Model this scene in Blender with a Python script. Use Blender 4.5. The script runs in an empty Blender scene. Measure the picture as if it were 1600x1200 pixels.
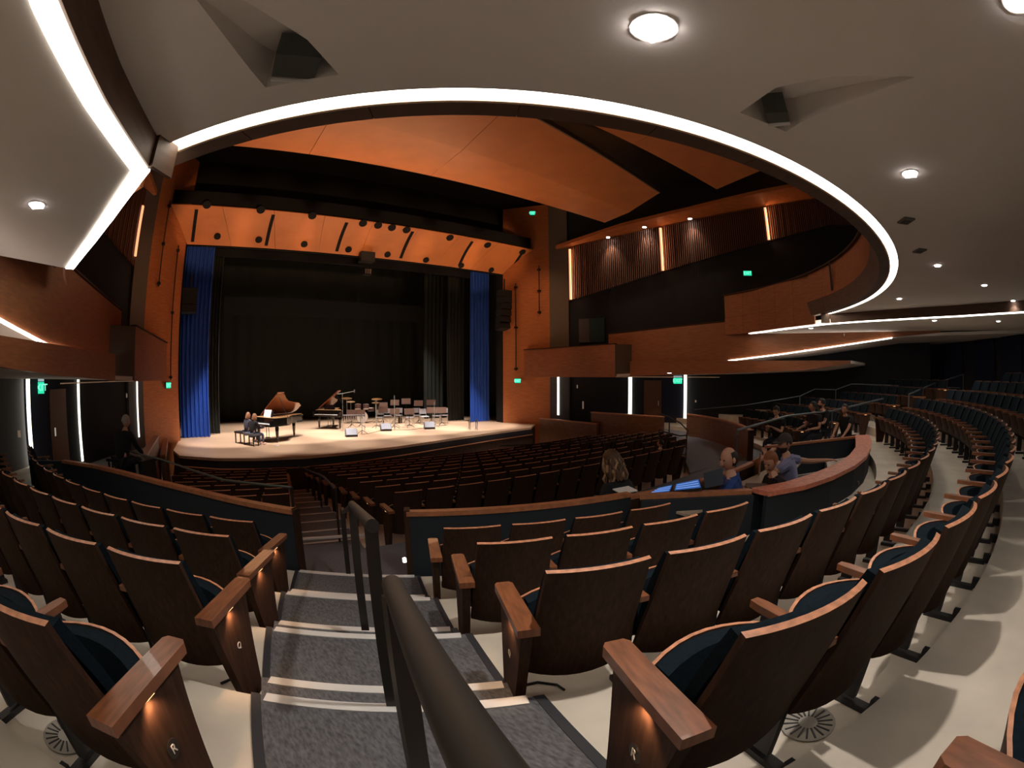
import bpy, bmesh, math, random
from math import sin, cos, pi, radians as R_, hypot, atan2, degrees
from mathutils import Vector, Matrix
from mathutils.geometry import tessellate_polygon
random.seed(7)
SC = bpy.context.scene
COL = SC.collection
# ------------------------------------------------------------------ camera
CX, CY, CZ, YAW, PIT, ROL, F = -6.9742, -13.4431, 2.0719, .6664, -.0173, -.0026, 764.9
O = Vector((CX, CY, CZ))
FW = Vector((sin(YAW) * cos(PIT), cos(YAW) * cos(PIT), sin(PIT)))
_r = Vector((cos(YAW), -sin(YAW), 0)); _u = _r.cross(FW)
RT = cos(ROL) * _r + sin(ROL) * _u; UP = -sin(ROL) * _r + cos(ROL) * _u
cd = bpy.data.cameras.new('camera'); cam = bpy.data.objects.new('camera', cd); COL.objects.link(cam)
cd.type = 'PANO'; cd.panorama_type = 'FISHEYE_EQUISOLID'; cd.sensor_fit = 'HORIZONTAL'; cd.sensor_width = 36
cd.fisheye_lens = F / 1600 * 36; cd.fisheye_fov = pi; cd.clip_start = .02; cd.clip_end = 200
cam.matrix_world = Matrix(((RT.x, UP.x, -FW.x, CX), (RT.y, UP.y, -FW.y, CY), (RT.z, UP.z, -FW.z, CZ), (0, 0, 0, 1)))
SC.camera = cam
# ------------------------------------------------------------------ world, exposure
w = bpy.data.worlds.new('dark_hall'); SC.world = w; w.use_nodes = True
w.node_tree.nodes['Background'].inputs[0].default_value = (.02, .022, .03, 1)
w.node_tree.nodes['Background'].inputs[1].default_value = .1
SC.view_settings.view_transform = 'Standard'; SC.view_settings.look = 'None'
SC.view_settings.gamma = 1; SC.view_settings.use_curve_mapping = False
SC.view_settings.exposure = 0
LED_POWER = 7.5
# ------------------------------------------------------------------ measuring helpers (survey of the hall)
def ray(u, v):
    X = u - 800.; Y = 600. - v; r = max(hypot(X, Y), 1e-9); th = 2 * math.asin(r / 2 / F)
    return sin(th) * X / r * RT + sin(th) * Y / r * UP + cos(th) * FW
def onz(u, v, h):
    D = ray(u, v); return O + D * ((h - O.z) / D.z)
def onpl(u, v, n, c):
    D = ray(u, v); n = Vector(n); return O + D * ((c - n.dot(O)) / n.dot(D))
def online(u, v, p, q):
    n = (q[1] - p[1], p[0] - q[0], 0); return onpl(u, v, n, n[0] * p[0] + n[1] * p[1])
def along(u, v, t): return O + ray(u, v) * t
def pol(r, a, z=0.): return Vector((r * sin(a), -r * cos(a), z))   # a: angle round the hall's focus, 0 = straight back
# ------------------------------------------------------------------ lights
def spot(name, loc, target, power, size, col=(1, .93, .84), blend=.5, rad=.06):
    l = bpy.data.lights.new(name, 'SPOT'); l.energy = power; l.spot_size = size; l.spot_blend = blend; l.color = col; l.shadow_soft_size = rad
    o = bpy.data.objects.new(name, l); COL.objects.link(o); o.location = loc
    o.rotation_euler = (Vector(target) - Vector(loc)).to_track_quat('-Z', 'Y').to_euler(); return o
def point(name, loc, power, col=(1, .93, .84), rad=.08):
    l = bpy.data.lights.new(name, 'POINT'); l.energy = power; l.color = col; l.shadow_soft_size = rad
    o = bpy.data.objects.new(name, l); COL.objects.link(o); o.location = loc; return o
def area(name, loc, target, power, sx, sy, col):
    l = bpy.data.lights.new(name, 'AREA'); l.shape = 'RECTANGLE'; l.size = sx; l.size_y = sy; l.energy = power; l.color = col
    o = bpy.data.objects.new(name, l); COL.objects.link(o); o.location = loc
    o.rotation_euler = (Vector(target) - Vector(loc)).to_track_quat('-Z', 'Y').to_euler(); return o
STG = (1, .92, .87); WARM = (1, .86, .68); AMB = (1, .54, .27)
# stage lighting from the lighting bridge above the stalls and the first electric
for i, x in enumerate((-5.6, -2.8, 0, 2.8, 5.6)):
    spot('stage_spot', (x, 3.7, 8.25), (x * .97, 5.5, -.25), 3600, R_(34), STG, .5)
    spot('apron_spot', (x * .8, 0.9, 8.7), (x * .95, 3.2, -.25), 2000, R_(34), STG, .6)
for i, x in enumerate((-4.5, -1.5, 1.5, 4.5)):
    spot('electric_spot', (x, 8.4, 6.9), (x, 8.6, -.25), 2000, R_(60), STG, .8)
for i, (x, y) in enumerate(((-4.9, -3.5), (-1.2, -3.5), (2.5, -3.5), (5.5, -3.5), (-6.2, -1), (0, -1.0))):
    spot('stalls_downlight', (x, y, 9.6), (x, y - 1.2, -1), 760, R_(75), WARM, .8)
# added amber fill lamps that brighten the wooden reflector, clouds, portal walls and boxes
for i, x in enumerate((-6.4, -3.9, -1.3, 1.3, 3.9, 6.4)):
    spot('reflector_fill', (x, -1.0, 5.7), (x * 1.02, 5.0, 7.75), 620, R_(34), AMB, .6)
area('cloud_fill', (-1.6, 1.0, 5.6), (-1.2, -3.3, 8.7), 165, 9, 1.2, AMB)
for s in (-1, 1):
    spot('wall_fill', (s * 5.2, .5, 8.2), (s * 8.3, 4.6, 3.6), 270 if s > 0 else 110, R_(70), AMB, .8)
    spot('box_fill', (s * 2.0, -.5, 7.6), (s * 9.6, -2.5, 3.6), 400 if s > 0 else 12, R_(60), AMB, .8)
spot('balcony_fill', (-2, -3.5, 8.3), (6.6, -9.6, 4.6), 420, R_(52), (1, .75, .6), .8)  # added fill lamp that brightens the far balcony front
# ------------------------------------------------------------------ materials
MATS = {}
def mat(name, col, rough=.6, metal=0., emit=None, es=1., noise=None, bump=0., spec=.5, coat=0.):
    if name in MATS: return MATS[name]
    m = bpy.data.materials.new(name); m.use_nodes = True; nt = m.node_tree; b = nt.nodes['Principled BSDF']
    b.inputs['Base Color'].default_value = (*col, 1); b.inputs['Roughness'].default_value = rough; b.inputs['Metallic'].default_value = metal
    b.inputs['Specular IOR Level'].default_value = spec; b.inputs['Coat Weight'].default_value = coat
    if emit: b.inputs['Emission Color'].default_value = (*emit, 1); b.inputs['Emission Strength'].default_value = es
    if noise:
        sc, amt, stretch = noise
        tc = nt.nodes.new('ShaderNodeTexCoord'); mp = nt.nodes.new('ShaderNodeMapping'); mp.inputs['Scale'].default_value = stretch
        nz = nt.nodes.new('ShaderNodeTexNoise'); nz.inputs['Scale'].default_value = sc; nz.inputs['Detail'].default_value = 5
        rp = nt.nodes.new('ShaderNodeValToRGB'); rp.color_ramp.elements[0].position = .3; rp.color_ramp.elements[1].position = .7
        rp.color_ramp.elements[0].color = (*[c * (1 - amt) for c in col], 1); rp.color_ramp.elements[1].color = (*[min(1, c * (1 + amt)) for c in col], 1)
        nt.links.new(tc.outputs['Object'], mp.inputs[0]); nt.links.new(mp.outputs[0], nz.inputs['Vector']); nt.links.new(nz.outputs[0], rp.inputs[0]); nt.links.new(rp.outputs[0], b.inputs['Base Color'])
        if bump:
            bp = nt.nodes.new('ShaderNodeBump'); bp.inputs['Strength'].default_value = bump; bp.inputs['Distance'].default_value = .01
            nt.links.new(nz.outputs[0], bp.inputs['Height']); nt.links.new(bp.outputs[0], b.inputs['Normal'])
    MATS[name] = m; return m
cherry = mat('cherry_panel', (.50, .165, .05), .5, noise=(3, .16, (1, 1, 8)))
shaded_wood = mat('shaded_fascia_wood', (.10, .052, .030), .6, noise=(4, .2, (1, 1, 6)))  # same wood as the lighter fronts, with the shade put into its colour
boxwood = mat('box_front_wood', (.27, .092, .034), .5, noise=(3, .2, (1, 1, 8)))
brownwall = mat('brown_wood_wall', (.17, .075, .035), .5, noise=(4, .25, (1, 1, 6)))
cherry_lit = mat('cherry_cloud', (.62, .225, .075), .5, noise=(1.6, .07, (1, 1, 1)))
walnut = mat('walnut_seat_shell', (.046, .022, .0135), .6, spec=.15, noise=(6, .32, (9, 9, .8)))
walnut_lit_edge = mat('plywood_lit_edge', (.50, .215, .115), .4, noise=(30, .3, (1, 1, 1)))  # plywood edge; light caught from above is put into this paler colour
armwood = mat('armrest_wood', (.20, .070, .030), .36, noise=(8, .3, (6, 1, 1)), coat=.2)
capwood = mat('parapet_cap_wood', (.40, .155, .07), .4, noise=(14, .22, (1, 1, 1)))
boothcap = mat('booth_ledge_wood', (.62, .20, .125), .42, noise=(18, .28, (1, 1, 1)))
navyfab = mat('navy_upholstery', (.004, .009, .014), .95, spec=.12, noise=(60, .3, (1, 1, 1)))
navywall = mat('dark_parapet_paint', (.010, .016, .024), .8)
beige = mat('sealed_concrete', (.60, .53, .44), .55, noise=(2.2, .14, (1, 1, 1)))
carpet = mat('patterned_grey_carpet', (.092, .092, .102), .95, noise=(75, .42, (1, .35, 1)), bump=.3)
carpet2 = mat('plain_grey_carpet', (.15, .15, .165), .95, noise=(60, .3, (1, 1, 1)))
nosing_m = mat('aluminium_nosing', (.62, .61, .60), .45)
edge_m = mat('black_rubber_edge', (.02, .02, .025), .7)
soffit_m = mat('soffit_plaster', (.80, .74, .70), .85, noise=(.6, .04, (1, 1, 1)))
led_m = mat('led_strip', (1, .95, .85), .5, emit=(1, .93, .80), es=LED_POWER)
strip_m = mat('wall_light_slot', (1, .95, .85), .5, emit=(1, .95, .78), es=2.4)
lamp_m = mat('lamp_face', (1, 1, 1), .5, emit=(1, .93, .88), es=14)
black = mat('black_masking', (.004, .004, .005), .95)
blackwall = mat('dark_auditorium_wall', (.016, .017, .022), .9)
greywall = mat('grey_plaster_wall', (.085, .082, .088), .85)
pierm = mat('taupe_pier', (.14, .11, .085), .8)
bluecurt = mat('blue_velvet', (.022, .10, .52), .75, noise=(5, .35, (12, 12, .3)))
backdrop_m = mat('charcoal_drape', (.017, .021, .016), .95)
stagefl = mat('maple_stage_floor', (.64, .43, .28), .42, noise=(3, .1, (.4, 5, 1)))
slatm = mat('dark_wood_slat', (.2, .09, .055), .5)
metal_b = mat('dark_bronze_metal', (.035, .030, .026), .4, metal=.4)
railtop = mat('bronze_handrail', (.024, .020, .016), .5, metal=.0, spec=.25)
steel = mat('steel', (.6, .6, .6), .3, metal=1)
pianob = mat('piano_lacquer', (.008, .007, .007), .08, coat=.6)
pianoin = mat('piano_gold_plate', (.5, .28, .12), .35, metal=.4)
lidin = mat('piano_lid_underside', (.26, .09, .04), .15, coat=.5)
white = mat('white_paper', (.85, .84, .82), .6)
ivory = mat('ivory_keys', (.85, .8, .75), .4)
brass = mat('bronze_cymbal', (.75, .5, .22), .3, metal=.9)
greyplast = mat('grey_plastic', (.15, .15, .18), .5)
blk = mat('black_plastic', (.012, .012, .014), .5)
tanm = mat('tan_desk', (.42, .33, .25), .5)
exit_m = mat('exit_sign_face', (0, .5, .3), .5, emit=(.03, .75, .42), es=1.0)
screen_m = mat('blue_screen', (.02, .08, .3), .4, emit=(.02, .12, .42), es=.6)
screen_w = mat('screen_white_row', (.5, .6, .9), .4, emit=(.25, .45, .9), es=.7)
skin = mat('skin', (.56, .30, .20), .55); skin2 = mat('skin_tanned', (.45, .23, .15), .55)
# ------------------------------------------------------------------ mesh builder
class MB:
    def __init__(s): s.v = []; s.f = []; s.m = []
    def add(s, vs, fs, mi=0):
        b = len(s.v); s.v += [tuple(v) for v in vs]; s.f += [tuple(b + i for i in f) for f in fs]; s.m += [mi] * len(fs); return s
    def box(s, c, d, M=None, mi=0):
        x, y, z = d[0] / 2, d[1] / 2, d[2] / 2
        vs = [Vector((sx * x, sy * y, sz * z)) for sz in (-1, 1) for sy in (-1, 1) for sx in (-1, 1)]
        if M: vs = [M @ v for v in vs]
        vs = [v + Vector(c) for v in vs]
        return s.add(vs, [(0, 2, 3, 1), (4, 5, 7, 6), (0, 1, 5, 4), (2, 6, 7, 3), (0, 4, 6, 2), (1, 3, 7, 5)], mi)
    def prism(s, pts, vec, mi=0):          # closed polygon extruded by vec
        n = len(pts); P = [Vector(p) for p in pts]; Q = [p + Vector(vec) for p in P]
        tr = tessellate_polygon([P])
        fs = [tuple(t) for t in tr] + [tuple(i + n for i in reversed(t)) for t in tr] + [(i, (i + 1) % n, (i + 1) % n + n, i + n) for i in range(n)]
        return s.add(P + Q, fs, mi)
    def tube(s, pts, r, n=8, mi=0, cap=True):
        P = [Vector(p) for p in pts]; rs = r if isinstance(r, (list, tuple)) else [r] * len(P); rings = []
        for i, p in enumerate(P):
            t = (P[min(i + 1, len(P) - 1)] - P[max(i - 1, 0)]).normalized()
            a = t.cross(Vector((0, 0, 1)));
            if a.length < 1e-3: a = t.cross(Vector((1, 0, 0)))
            a.normalize(); b = t.cross(a)
            rings += [p + rs[i] * (cos(2 * pi * k / n) * a + sin(2 * pi * k / n) * b) for k in range(n)]
        fs = [(i * n + k, i * n + (k + 1) % n, (i + 1) * n + (k + 1) % n, (i + 1) * n + k) for i in range(len(P) - 1) for k in range(n)]
        if cap: fs += [tuple(range(n - 1, -1, -1)), tuple((len(P) - 1) * n + k for k in range(n))]
        return s.add(rings, fs, mi)
    def lathe(s, prof, c=(0, 0, 0), n=16, M=None, mi=0):
        vs = []
        for r, z in prof:
            for k in range(n):
                v = Vector((r * cos(2 * pi * k / n), r * sin(2 * pi * k / n), z))
                if M: v = M @ v
                vs.append(v + Vector(c))
        m = len(prof)
        fs = [(i * n + k, i * n + (k + 1) % n, (i + 1) * n + (k + 1) % n, (i + 1) * n + k) for i in range(m - 1) for k in range(n)]
        fs += [tuple(range(n - 1, -1, -1)), tuple((m - 1) * n + k for k in range(n))]
        return s.add(vs, fs, mi)
    def grid(s, fn, nu, nv, th, nrm, mi=0, mi_top=None):   # thick sheet: fn(u,v)->point, nrm(u,v)->direction
        A = [Vector(fn(i / nu, j / nv)) for j in range(nv + 1) for i in range(nu + 1)]
        B = [Vector(fn(i / nu, j / nv)) + th * Vector(nrm(i / nu, j / nv)) for j in range(nv + 1) for i in range(nu + 1)]
        W = nu + 1; n = len(A); f1 = []; f2 = []
        for j in range(nv):
            for i in range(nu):
                a = j * W + i; f1 += [(a, a + 1, a + 1 + W, a + W), (n + a, n + a + W, n + a + 1 + W, n + a + 1)]
            a = j * W; b = a + nu
            f1 += [(a, a + W, n + a + W, n + a), (b, n + b, n + b + W, b + W)]
        for i in range(nu):
            f1.append((i, n + i, n + i + 1, i + 1)); t = nv * W + i; f2.append((t, t + 1, n + t + 1, n + t))
        b = len(s.v); s.v += [tuple(x) for x in A + B]
        for fs, m in ((f1, mi), (f2, mi if mi_top is None else mi_top)):
            s.f += [tuple(b + i for i in f) for f in fs]; s.m += [m] * len(fs)
        return s
    def wall(s, pts, z0, z1, th=.1, mi=0):    # thick vertical wall along a plan polyline; z0/z1 scalars or lists
        n = len(pts); P = [Vector((p[0], p[1])) for p in pts]
        Z0 = z0 if isinstance(z0, (list, tuple)) else [z0] * n; Z1 = z1 if isinstance(z1, (list, tuple)) else [z1] * n
        vs = []
        for i, p in enumerate(P):
            t = (P[min(i + 1, n - 1)] - P[max(i - 1, 0)]).normalized(); nn = Vector((-t.y, t.x)) * th
            q = p + nn
            vs += [(p.x, p.y, Z0[i]), (p.x, p.y, Z1[i]), (q.x, q.y, Z1[i]), (q.x, q.y, Z0[i])]
        fs = [(4 * i + k, 4 * i + (k + 1) % 4, 4 * i + 4 + (k + 1) % 4, 4 * i + 4 + k) for i in range(n - 1) for k in range(4)]
        fs += [(3, 2, 1, 0), tuple(4 * (n - 1) + k for k in range(4))]
        return s.add(vs, fs, mi)
    def mesh(s, name, mats, smooth=False):
        me = bpy.data.meshes.new(name); me.from_pydata(s.v, [], s.f)
        for m in (mats if isinstance(mats, (list, tuple)) else [mats]): me.materials.append(m)
        me.polygons.foreach_set('material_index', s.m)
        bm = bmesh.new(); bm.from_mesh(me); bmesh.ops.recalc_face_normals(bm, faces=bm.faces); bm.to_mesh(me); bm.free()
        if smooth:
            me.polygons.foreach_set('use_smooth', [True] * len(me.polygons))
            try: me.set_sharp_from_angle(angle=R_(38))
            except Exception: pass
        return me
    def build(s, name, mats, parent=None, smooth=False):
        return link(name, s.mesh(name, mats, smooth), parent)
def link(name, me, parent=None, loc=None, rz=0):
    o = bpy.data.objects.new(name, me); COL.objects.link(o)
    if parent: o.parent = parent
    if loc is not None: o.location = loc
    if rz: o.rotation_euler.z = rz
    return o
def textmesh(body, size, m, ext=.001):
    c = bpy.data.curves.new('t', 'FONT'); c.body = body; c.size = size; c.align_x = 'CENTER'; c.align_y = 'CENTER'; c.extrude = ext
    o = bpy.data.objects.new('t', c); COL.objects.link(o); bpy.context.view_layer.update()
    me = bpy.data.meshes.new_from_object(o.evaluated_get(bpy.context.evaluated_depsgraph_get())); bpy.data.objects.remove(o)
    me.materials.clear(); me.materials.append(m); return me
def tag(o, label=None, cat=None, group=None, kind=None):
    if label: o['label'] = label
    if cat: o['category'] = cat
    if group: o['group'] = group
    if kind: o['kind'] = kind
    return o
def thing(name, label, cat, loc=(0, 0, 0), rz=0, group=None):
    o = link(name, None, None, loc, rz); return tag(o, label, cat, group)
def struct(name, mb, m, parent=None, smooth=False, label=None):
    o = mb.build(name, m, parent, smooth)
    if parent is None: o['kind'] = 'structure'
    if label: o['label'] = label
    return o
def arcpts(r, a0, a1, n, c=(0, 0)):
    return [(c[0] + r * sin(a0 + (a1 - a0) * i / n), c[1] - r * cos(a0 + (a1 - a0) * i / n)) for i in range(n + 1)]
def lerp(a, b, t): return a + (b - a) * t
ORD = ['first', 'second', 'third', 'fourth', 'fifth', 'sixth', 'seventh', 'eighth', 'ninth', 'tenth', 'eleventh', 'twelfth', 'thirteenth', 'fourteenth', 'fifteenth', 'sixteenth', 'seventeenth', 'eighteenth', 'nineteenth', 'twentieth', 'twenty-first', 'twenty-second', 'twenty-third', 'twenty-fourth', 'twenty-fifth', 'twenty-sixth', 'twenty-seventh', 'twenty-eighth', 'twenty-ninth', 'thirtieth']

# =================================================================== FLOORS
DZ = .224; RB1 = 11.405; DR = 1.018; RISER1 = 10.385      # back-of-seat radius of row 1, row spacing, riser radius of row 1
def fz(i): return DZ * (i - 1)
def ringfloor(mb, r0, r1, a0, a1, z0, z1, n, mi=0):
    mb.grid(lambda u, v: pol(lerp(r0, r1, v), lerp(a0, a1, u), z1), n, 1, z1 - z0, lambda u, v: (0, 0, -1), mi)
AL, AR = R_(-88), R_(88)
AISLE = (R_(-30.95), R_(-25.65)); RAISLE = (R_(28.3), R_(32.2))
tr_floor = link('floor', None); tag(tr_floor, 'stepped sealed concrete terraces under the curved seat rows', kind='structure')
for i in range(1, 9):
    r0 = RISER1 + (i - 1) * DR; r1 = r0 + DR if i < 8 else 21
    mb = MB()
    ringfloor(mb, r0, r1, AL, AR, -1.6, fz(i), 90)
    mb.build('terrace', beige, tr_floor)
# crosswalk (grey carpet)
mb = MB(); mb.grid(lambda u, v: pol(lerp(6.2, RISER1 + .02, v), lerp(R_(-100), R_(100), u), -.15), 60, 2, 1.3, lambda u, v: (0, 0, -1))
# replaced below by polygon clipped on the lower seating edge
YC = 45.25; RL0 = 53.13; DRL = .865; DZL = .105
def lowr(k): return RL0 - DRL * (k - 1)                     # back radius of lower row k (1 nearest)
def lowp(x, R): return YC - math.sqrt(R * R - x * x)
cwmb = MB()
front = [(x, lowp(x, RL0 + .03), -.15) for x in [9 - .6 * i for i in range(0, 31)]]
back = [(*arcpts(RISER1 + .01, R_(-95 + 190 * i / 60), 0, 1)[0], -.15) for i in range(61)]
cwmb.prism([Vector(p) for p in front + [(-12.4, -4.5, -.15), (-12.4, .9, -.15)] + back + [(12.4, .9, -.15), (12.4, -4.5, -.15)]], (0, 0, -1.4))
cw = struct('floor', cwmb, carpet2, label='grey carpeted cross aisle between the stalls and the terrace')
# lower raked floor
lf = link('floor', None); tag(lf, 'raked concrete floor of the lower stalls', kind='structure')
NLOW = 9
mb = MB(); mb.prism([(2.72, -7.72, -.152), (3.25, -7.35, -.152), (5.4, -5.75, -.152), (7.6, -4.1, -.152), (8.5, -4.0, -.152), (8.5, -7.4, -.152), (5, -7.9, -.152)], (0, 0, -.5)); struct('floor', mb, carpet2, label='grey carpeted curve of the cross aisle beyond the stalls')
for k in range(1, NLOW + 3):
    Ra = lowr(k) + .03; Rb = lowr(k + 1) + .03 if k < NLOW + 2 else lowr(k) - 3.2; zz = -.30 - DZL * (k - 1)
    mb = MB(); mb.grid(lambda u, v: (lerp(-8.6, 8.6, u), lowp(lerp(-8.6, 8.6, u), lerp(Ra, Rb, v)), zz), 24, 1, .35, lambda u, v: (0, 0, -1))
    mb.build('raked_step', beige, lf)
# =================================================================== AISLE STAIRS (upper): carpet treads + nosings
st = thing('aisle_stairs', 'patterned grey carpet stairs with pale nosings beside the foreground handrail', 'stairs')
def arcslab(mb, r0, r1, a0, a1, z, th, n=10):
    mb.grid(lambda u, v: pol(lerp(r0, r1, v), lerp(a0, a1, u), z), n, 1, th, lambda u, v: (0, 0, -1))
def aw(r, side):   # aisle edge angle at radius r: the stairs run nearly straight
    L0, L1 = (10.38, R_(-35.3)), (13.43, R_(-30.95)); R0, R1 = (10.38, R_(-27.9)), (13.43, R_(-25.55))
    (ra, a), (rb, b) = (L0, L1) if side < 0 else (R0, R1)
    return a + (b - a) * (r - ra) / (rb - ra)
for i in range(1, 7):
    r0 = RISER1 + (i - 1) * DR; rh = r0 + .73; r1 = r0 + DR; z = fz(i) + .012
    mb = MB(); n = 12
    mb.grid(lambda u, v: pol(lerp(r0, rh, v), lerp(aw(lerp(r0, rh, v), -1), aw(lerp(r0, rh, v), 1), u), z), n, 4, .02, lambda u, v: (0, 0, -1))
    mb.build('tread', carpet, st)
    mb = MB(); mb.grid(lambda u, v: pol(lerp(rh, r1, v), lerp(aw(lerp(rh, r1, v), -1), aw(lerp(rh, r1, v), 1), u), z + DZ / 2), n, 1, .12, lambda u, v: (0, 0, -1))
    mb.build('half_step', carpet, st)
    for rr, zz in ((r0, z), (rh, z + DZ / 2)):
        mb = MB(); mb.grid(lambda u, v: pol(rr - .012 + .062 * v, lerp(aw(rr, -1) + .004, aw(rr, 1) - .004, u), zz + .006), n, 1, .02, lambda u, v: (0, 0, -1))
        mb.build('nosing', nosing_m, st)
    for sd in (-1, 1):
        mb = MB(); mb.grid(lambda u, v: pol(lerp(r0, r1, u), aw(lerp(r0, r1, u), sd) + sd * (-.0018 + .0036 * v), z + .004), 4, 1, .02, lambda u, v: (0, 0, -1))
        mb.build('edge_strip', edge_m, st)
# lower aisle stairs
ls = thing('aisle_stairs', 'plain grey carpet stairs with white nosings descending through the lower stalls', 'stairs')
def lx(y, side): return lerp(-5.62, -4.1, (y + 7.0) / 8.) if side < 0 else lerp(-4.72, -3.35, (y + 7.0) / 8.)
for k in range(1, NLOW + 1):
    zz = -.30 - DZL * (k - 1) + .016
    y0 = lowp(-5, lowr(k) + .03) ; y1 = lowp(-5, lowr(k + 1) + .03)
    mb = MB(); mb.prism([(lx(y0, -1), y0, zz), (lx(y0, 1), y0 - .08, zz), (lx(y1, 1), y1 - .08, zz), (lx(y1, -1), y1, zz)], (0, 0, -.04)); mb.build('tread', carpet2, ls)
    mb = MB(); mb.prism([(lx(y1, -1), y1 - .05, zz + .006), (lx(y1, 1), y1 - .13, zz + .006), (lx(y1, 1), y1 - .08, zz + .006), (lx(y1, -1), y1, zz + .006)], (0, 0, -.03)); mb.build('nosing', nosing_m, ls)
mb = MB(); mb.prism([(-5.75, -6.98, -.143), (-4.6, -7.2, -.143), (-4.6, -7.13, -.143), (-5.75, -6.9, -.143)], (0, 0, -.02)); mb.build('nosing', nosing_m, ls)
# =================================================================== STAGE
SZ = -.25
apx = [(281, 712), (340, 716), (400, 716), (475, 713), (550, 706), (625, 697), (700, 686), (765, 676.5), (830, 668)]
ap = [onz(u, v, SZ) for u, v in apx]
sf = MB(); sf.prism([(-7.6, 5.9, SZ), (-7.75, 3.2, SZ)] + [tuple(p) for p in ap] + [(8.3, 4.2, SZ), (7.6, 5.9, SZ), (9.5, 6.2, SZ), (9.5, 14.4, SZ), (-9.5, 14.4, SZ), (-9.5, 6.2, SZ)], (0, 0, -.08))
struct('floor', sf, stagefl, label='pale maple stage floor lit from above')
fr = MB(); P2 = [(p.x, p.y) for p in ap]
fr.wall([(-7.75, 3.2)] + P2 + [(8.3, 4.2)], -1.6, SZ - .08, .1); struct('wall_stage_front', fr, mat('stage_front_black', (.018, .018, .022), .6))
fr = MB(); fr.wall([(x, y - .12) for x, y in P2], SZ - .32, SZ - .295, .05); struct('trim_1', fr, capwood, label='thin wooden lip along the stage front')
fr = MB(); fr.wall([(x, y - .09) for x, y in P2], -1.6, SZ - .33, .05); struct('wall_orchestra_front', fr, walnut)
# portal walls
for s in (-1, 1):
    mb = MB(); mb.wall([(s * 7.54, 5.72), (s * 8.80, 3.69)], -1.6, 10.6, .3 * s); struct('wall_portal_' + ('right' if s > 0 else 'left'), mb, cherry)
    mb = MB(); mb.wall([(s * 8.80, 3.69), (s * 9.25, 2.85)], 2.0, 10.6, .3 * s); struct('wall_pier_' + ('right' if s > 0 else 'left'), mb, pierm)
    mb = MB(); mb.wall([(s * 7.54, 5.75), (s * 7.54, 6.3)], SZ, 8, -.06 * s); mb.wall([(s * 7.6, 6.25), (s * 9.6, 6.25)], SZ, 8, .05); struct('wall_proscenium_' + ('right' if s > 0 else 'left'), mb, black)
    mb = MB(); mb.wall([(s * 9.5, 6.2), (s * 9.5, 14.4)], SZ, 11, .1); struct('wall_stage_' + ('right' if s > 0 else 'left'), mb, black)
mb = MB(); mb.wall([(-9.5, 14.3), (9.5, 14.3)], SZ, 11, .1); struct('wall_stage_back', mb, black)
mb = MB(); mb.box((0, 10.3, 11), (19.4, 8.4, .1)); struct('ceiling', mb, black, label='black fly tower roof above the stage')
mb = MB(); mb.box((0, 6.25, 9.1), (19, .1, 3.8)); struct('wall_proscenium_header', mb, black)
# drapes
def drape(name, label, x0, x1, y, z0, z1, folds, amp, m, cat='curtain', group=None, y1=None):
    mb = MB(); n = folds * 6
    y1 = y if y1 is None else y1
    mb.grid(lambda u, v: (lerp(x0, x1, u), lerp(y, y1, u) + amp * sin(u * folds * 2 * pi) * (1 + .2 * sin(7 * u + 3 * v)), lerp(z0, z1, v)), n, 6, .015, lambda u, v: (0, -1, 0))
    return tag(mb.build(name, m, None, True), label, cat, group)
drape('stage_curtain', 'blue velvet curtain hanging at the portal beside the grand pianos', -7.5, -6.25, 6.55, SZ + .02, 7.6, 7, .07, bluecurt)
drape('stage_curtain', 'blue velvet curtain hanging beside the music stands, under the hung loudspeakers', 6.38, 7.5, 6.9, SZ + .02, 7.6, 6, .07, bluecurt)
drape('masking_leg', 'black masking leg just behind the blue curtain near the pianos', -6.3, -5.75, 7.6, SZ + .02, 9, 4, .05, backdrop_m, group='black masking legs')
drape('masking_leg', 'black masking leg just behind the blue curtain near the music stands', 5.7, 6.7, 8.0, SZ + .02, 9, 5, .05, backdrop_m, group='black masking legs')
drape('masking_leg', 'black masking leg farther upstage near the music stands', 5.4, 6.6, 10.0, SZ + .02, 9, 5, .05, backdrop_m, group='black masking legs')
drape('backdrop_drape', 'charcoal drape closing the back of the stage', -9, 9, 13.4, SZ + .02, 9.5, 22, .05, backdrop_m)
drape('border_drape', 'dim horizontal dark border hung above the upstage area', -5.3, 7.9, 12, 5.2, 6.15, 3, .03, mat('border_cloth', (.014, .016, .015), .8))
mb = MB(); mb.box((0, 7.0, 8.3), (15, .06, 2.6)); tag(mb.build('border_drape', black), 'black header border directly behind the proscenium opening', 'curtain')

# =================================================================== REFLECTOR with slots and round openings
rf = thing('acoustic_reflector', 'orange wood reflector panel with dark slots and round openings above stage', 'reflector')
B0, B1 = (5.71, 7.12), (4.35, 8.25)
def rp(u, v):     # u 0..1 left-right, v 0 bottom..1 top ; concave
    y = lerp(B0[0], B1[0], v); z = lerp(B0[1], B1[1], v); s = .10 * sin(pi * v)
    hw = lerp(7.5, 8.35, v); return (lerp(-hw, hw, u), y + s * .6, z + s * .7)
for i in range(8):
    u0, u1 = i / 8 + .0004, (i + 1) / 8 - .0004
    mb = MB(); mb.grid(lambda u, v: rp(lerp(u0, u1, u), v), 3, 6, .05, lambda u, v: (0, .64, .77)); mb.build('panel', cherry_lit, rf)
mb = MB(); mb.box((0, 4.5, 8.62), (17, .06, .5)); mb.build('header', black, rf)
nrm = Vector((0, -.64, -.77))
def onref(u, v):
    D = ray(u, v); P0 = Vector((0, (B0[0] + B1[0]) / 2, (B0[1] + B1[1]) / 2)) + Vector((0, .05, .055)); n = Vector((0, 1.13, 1.36)).normalized()
    return O + D * ((P0 - O).dot(n) / D.dot(n)), n
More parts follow.
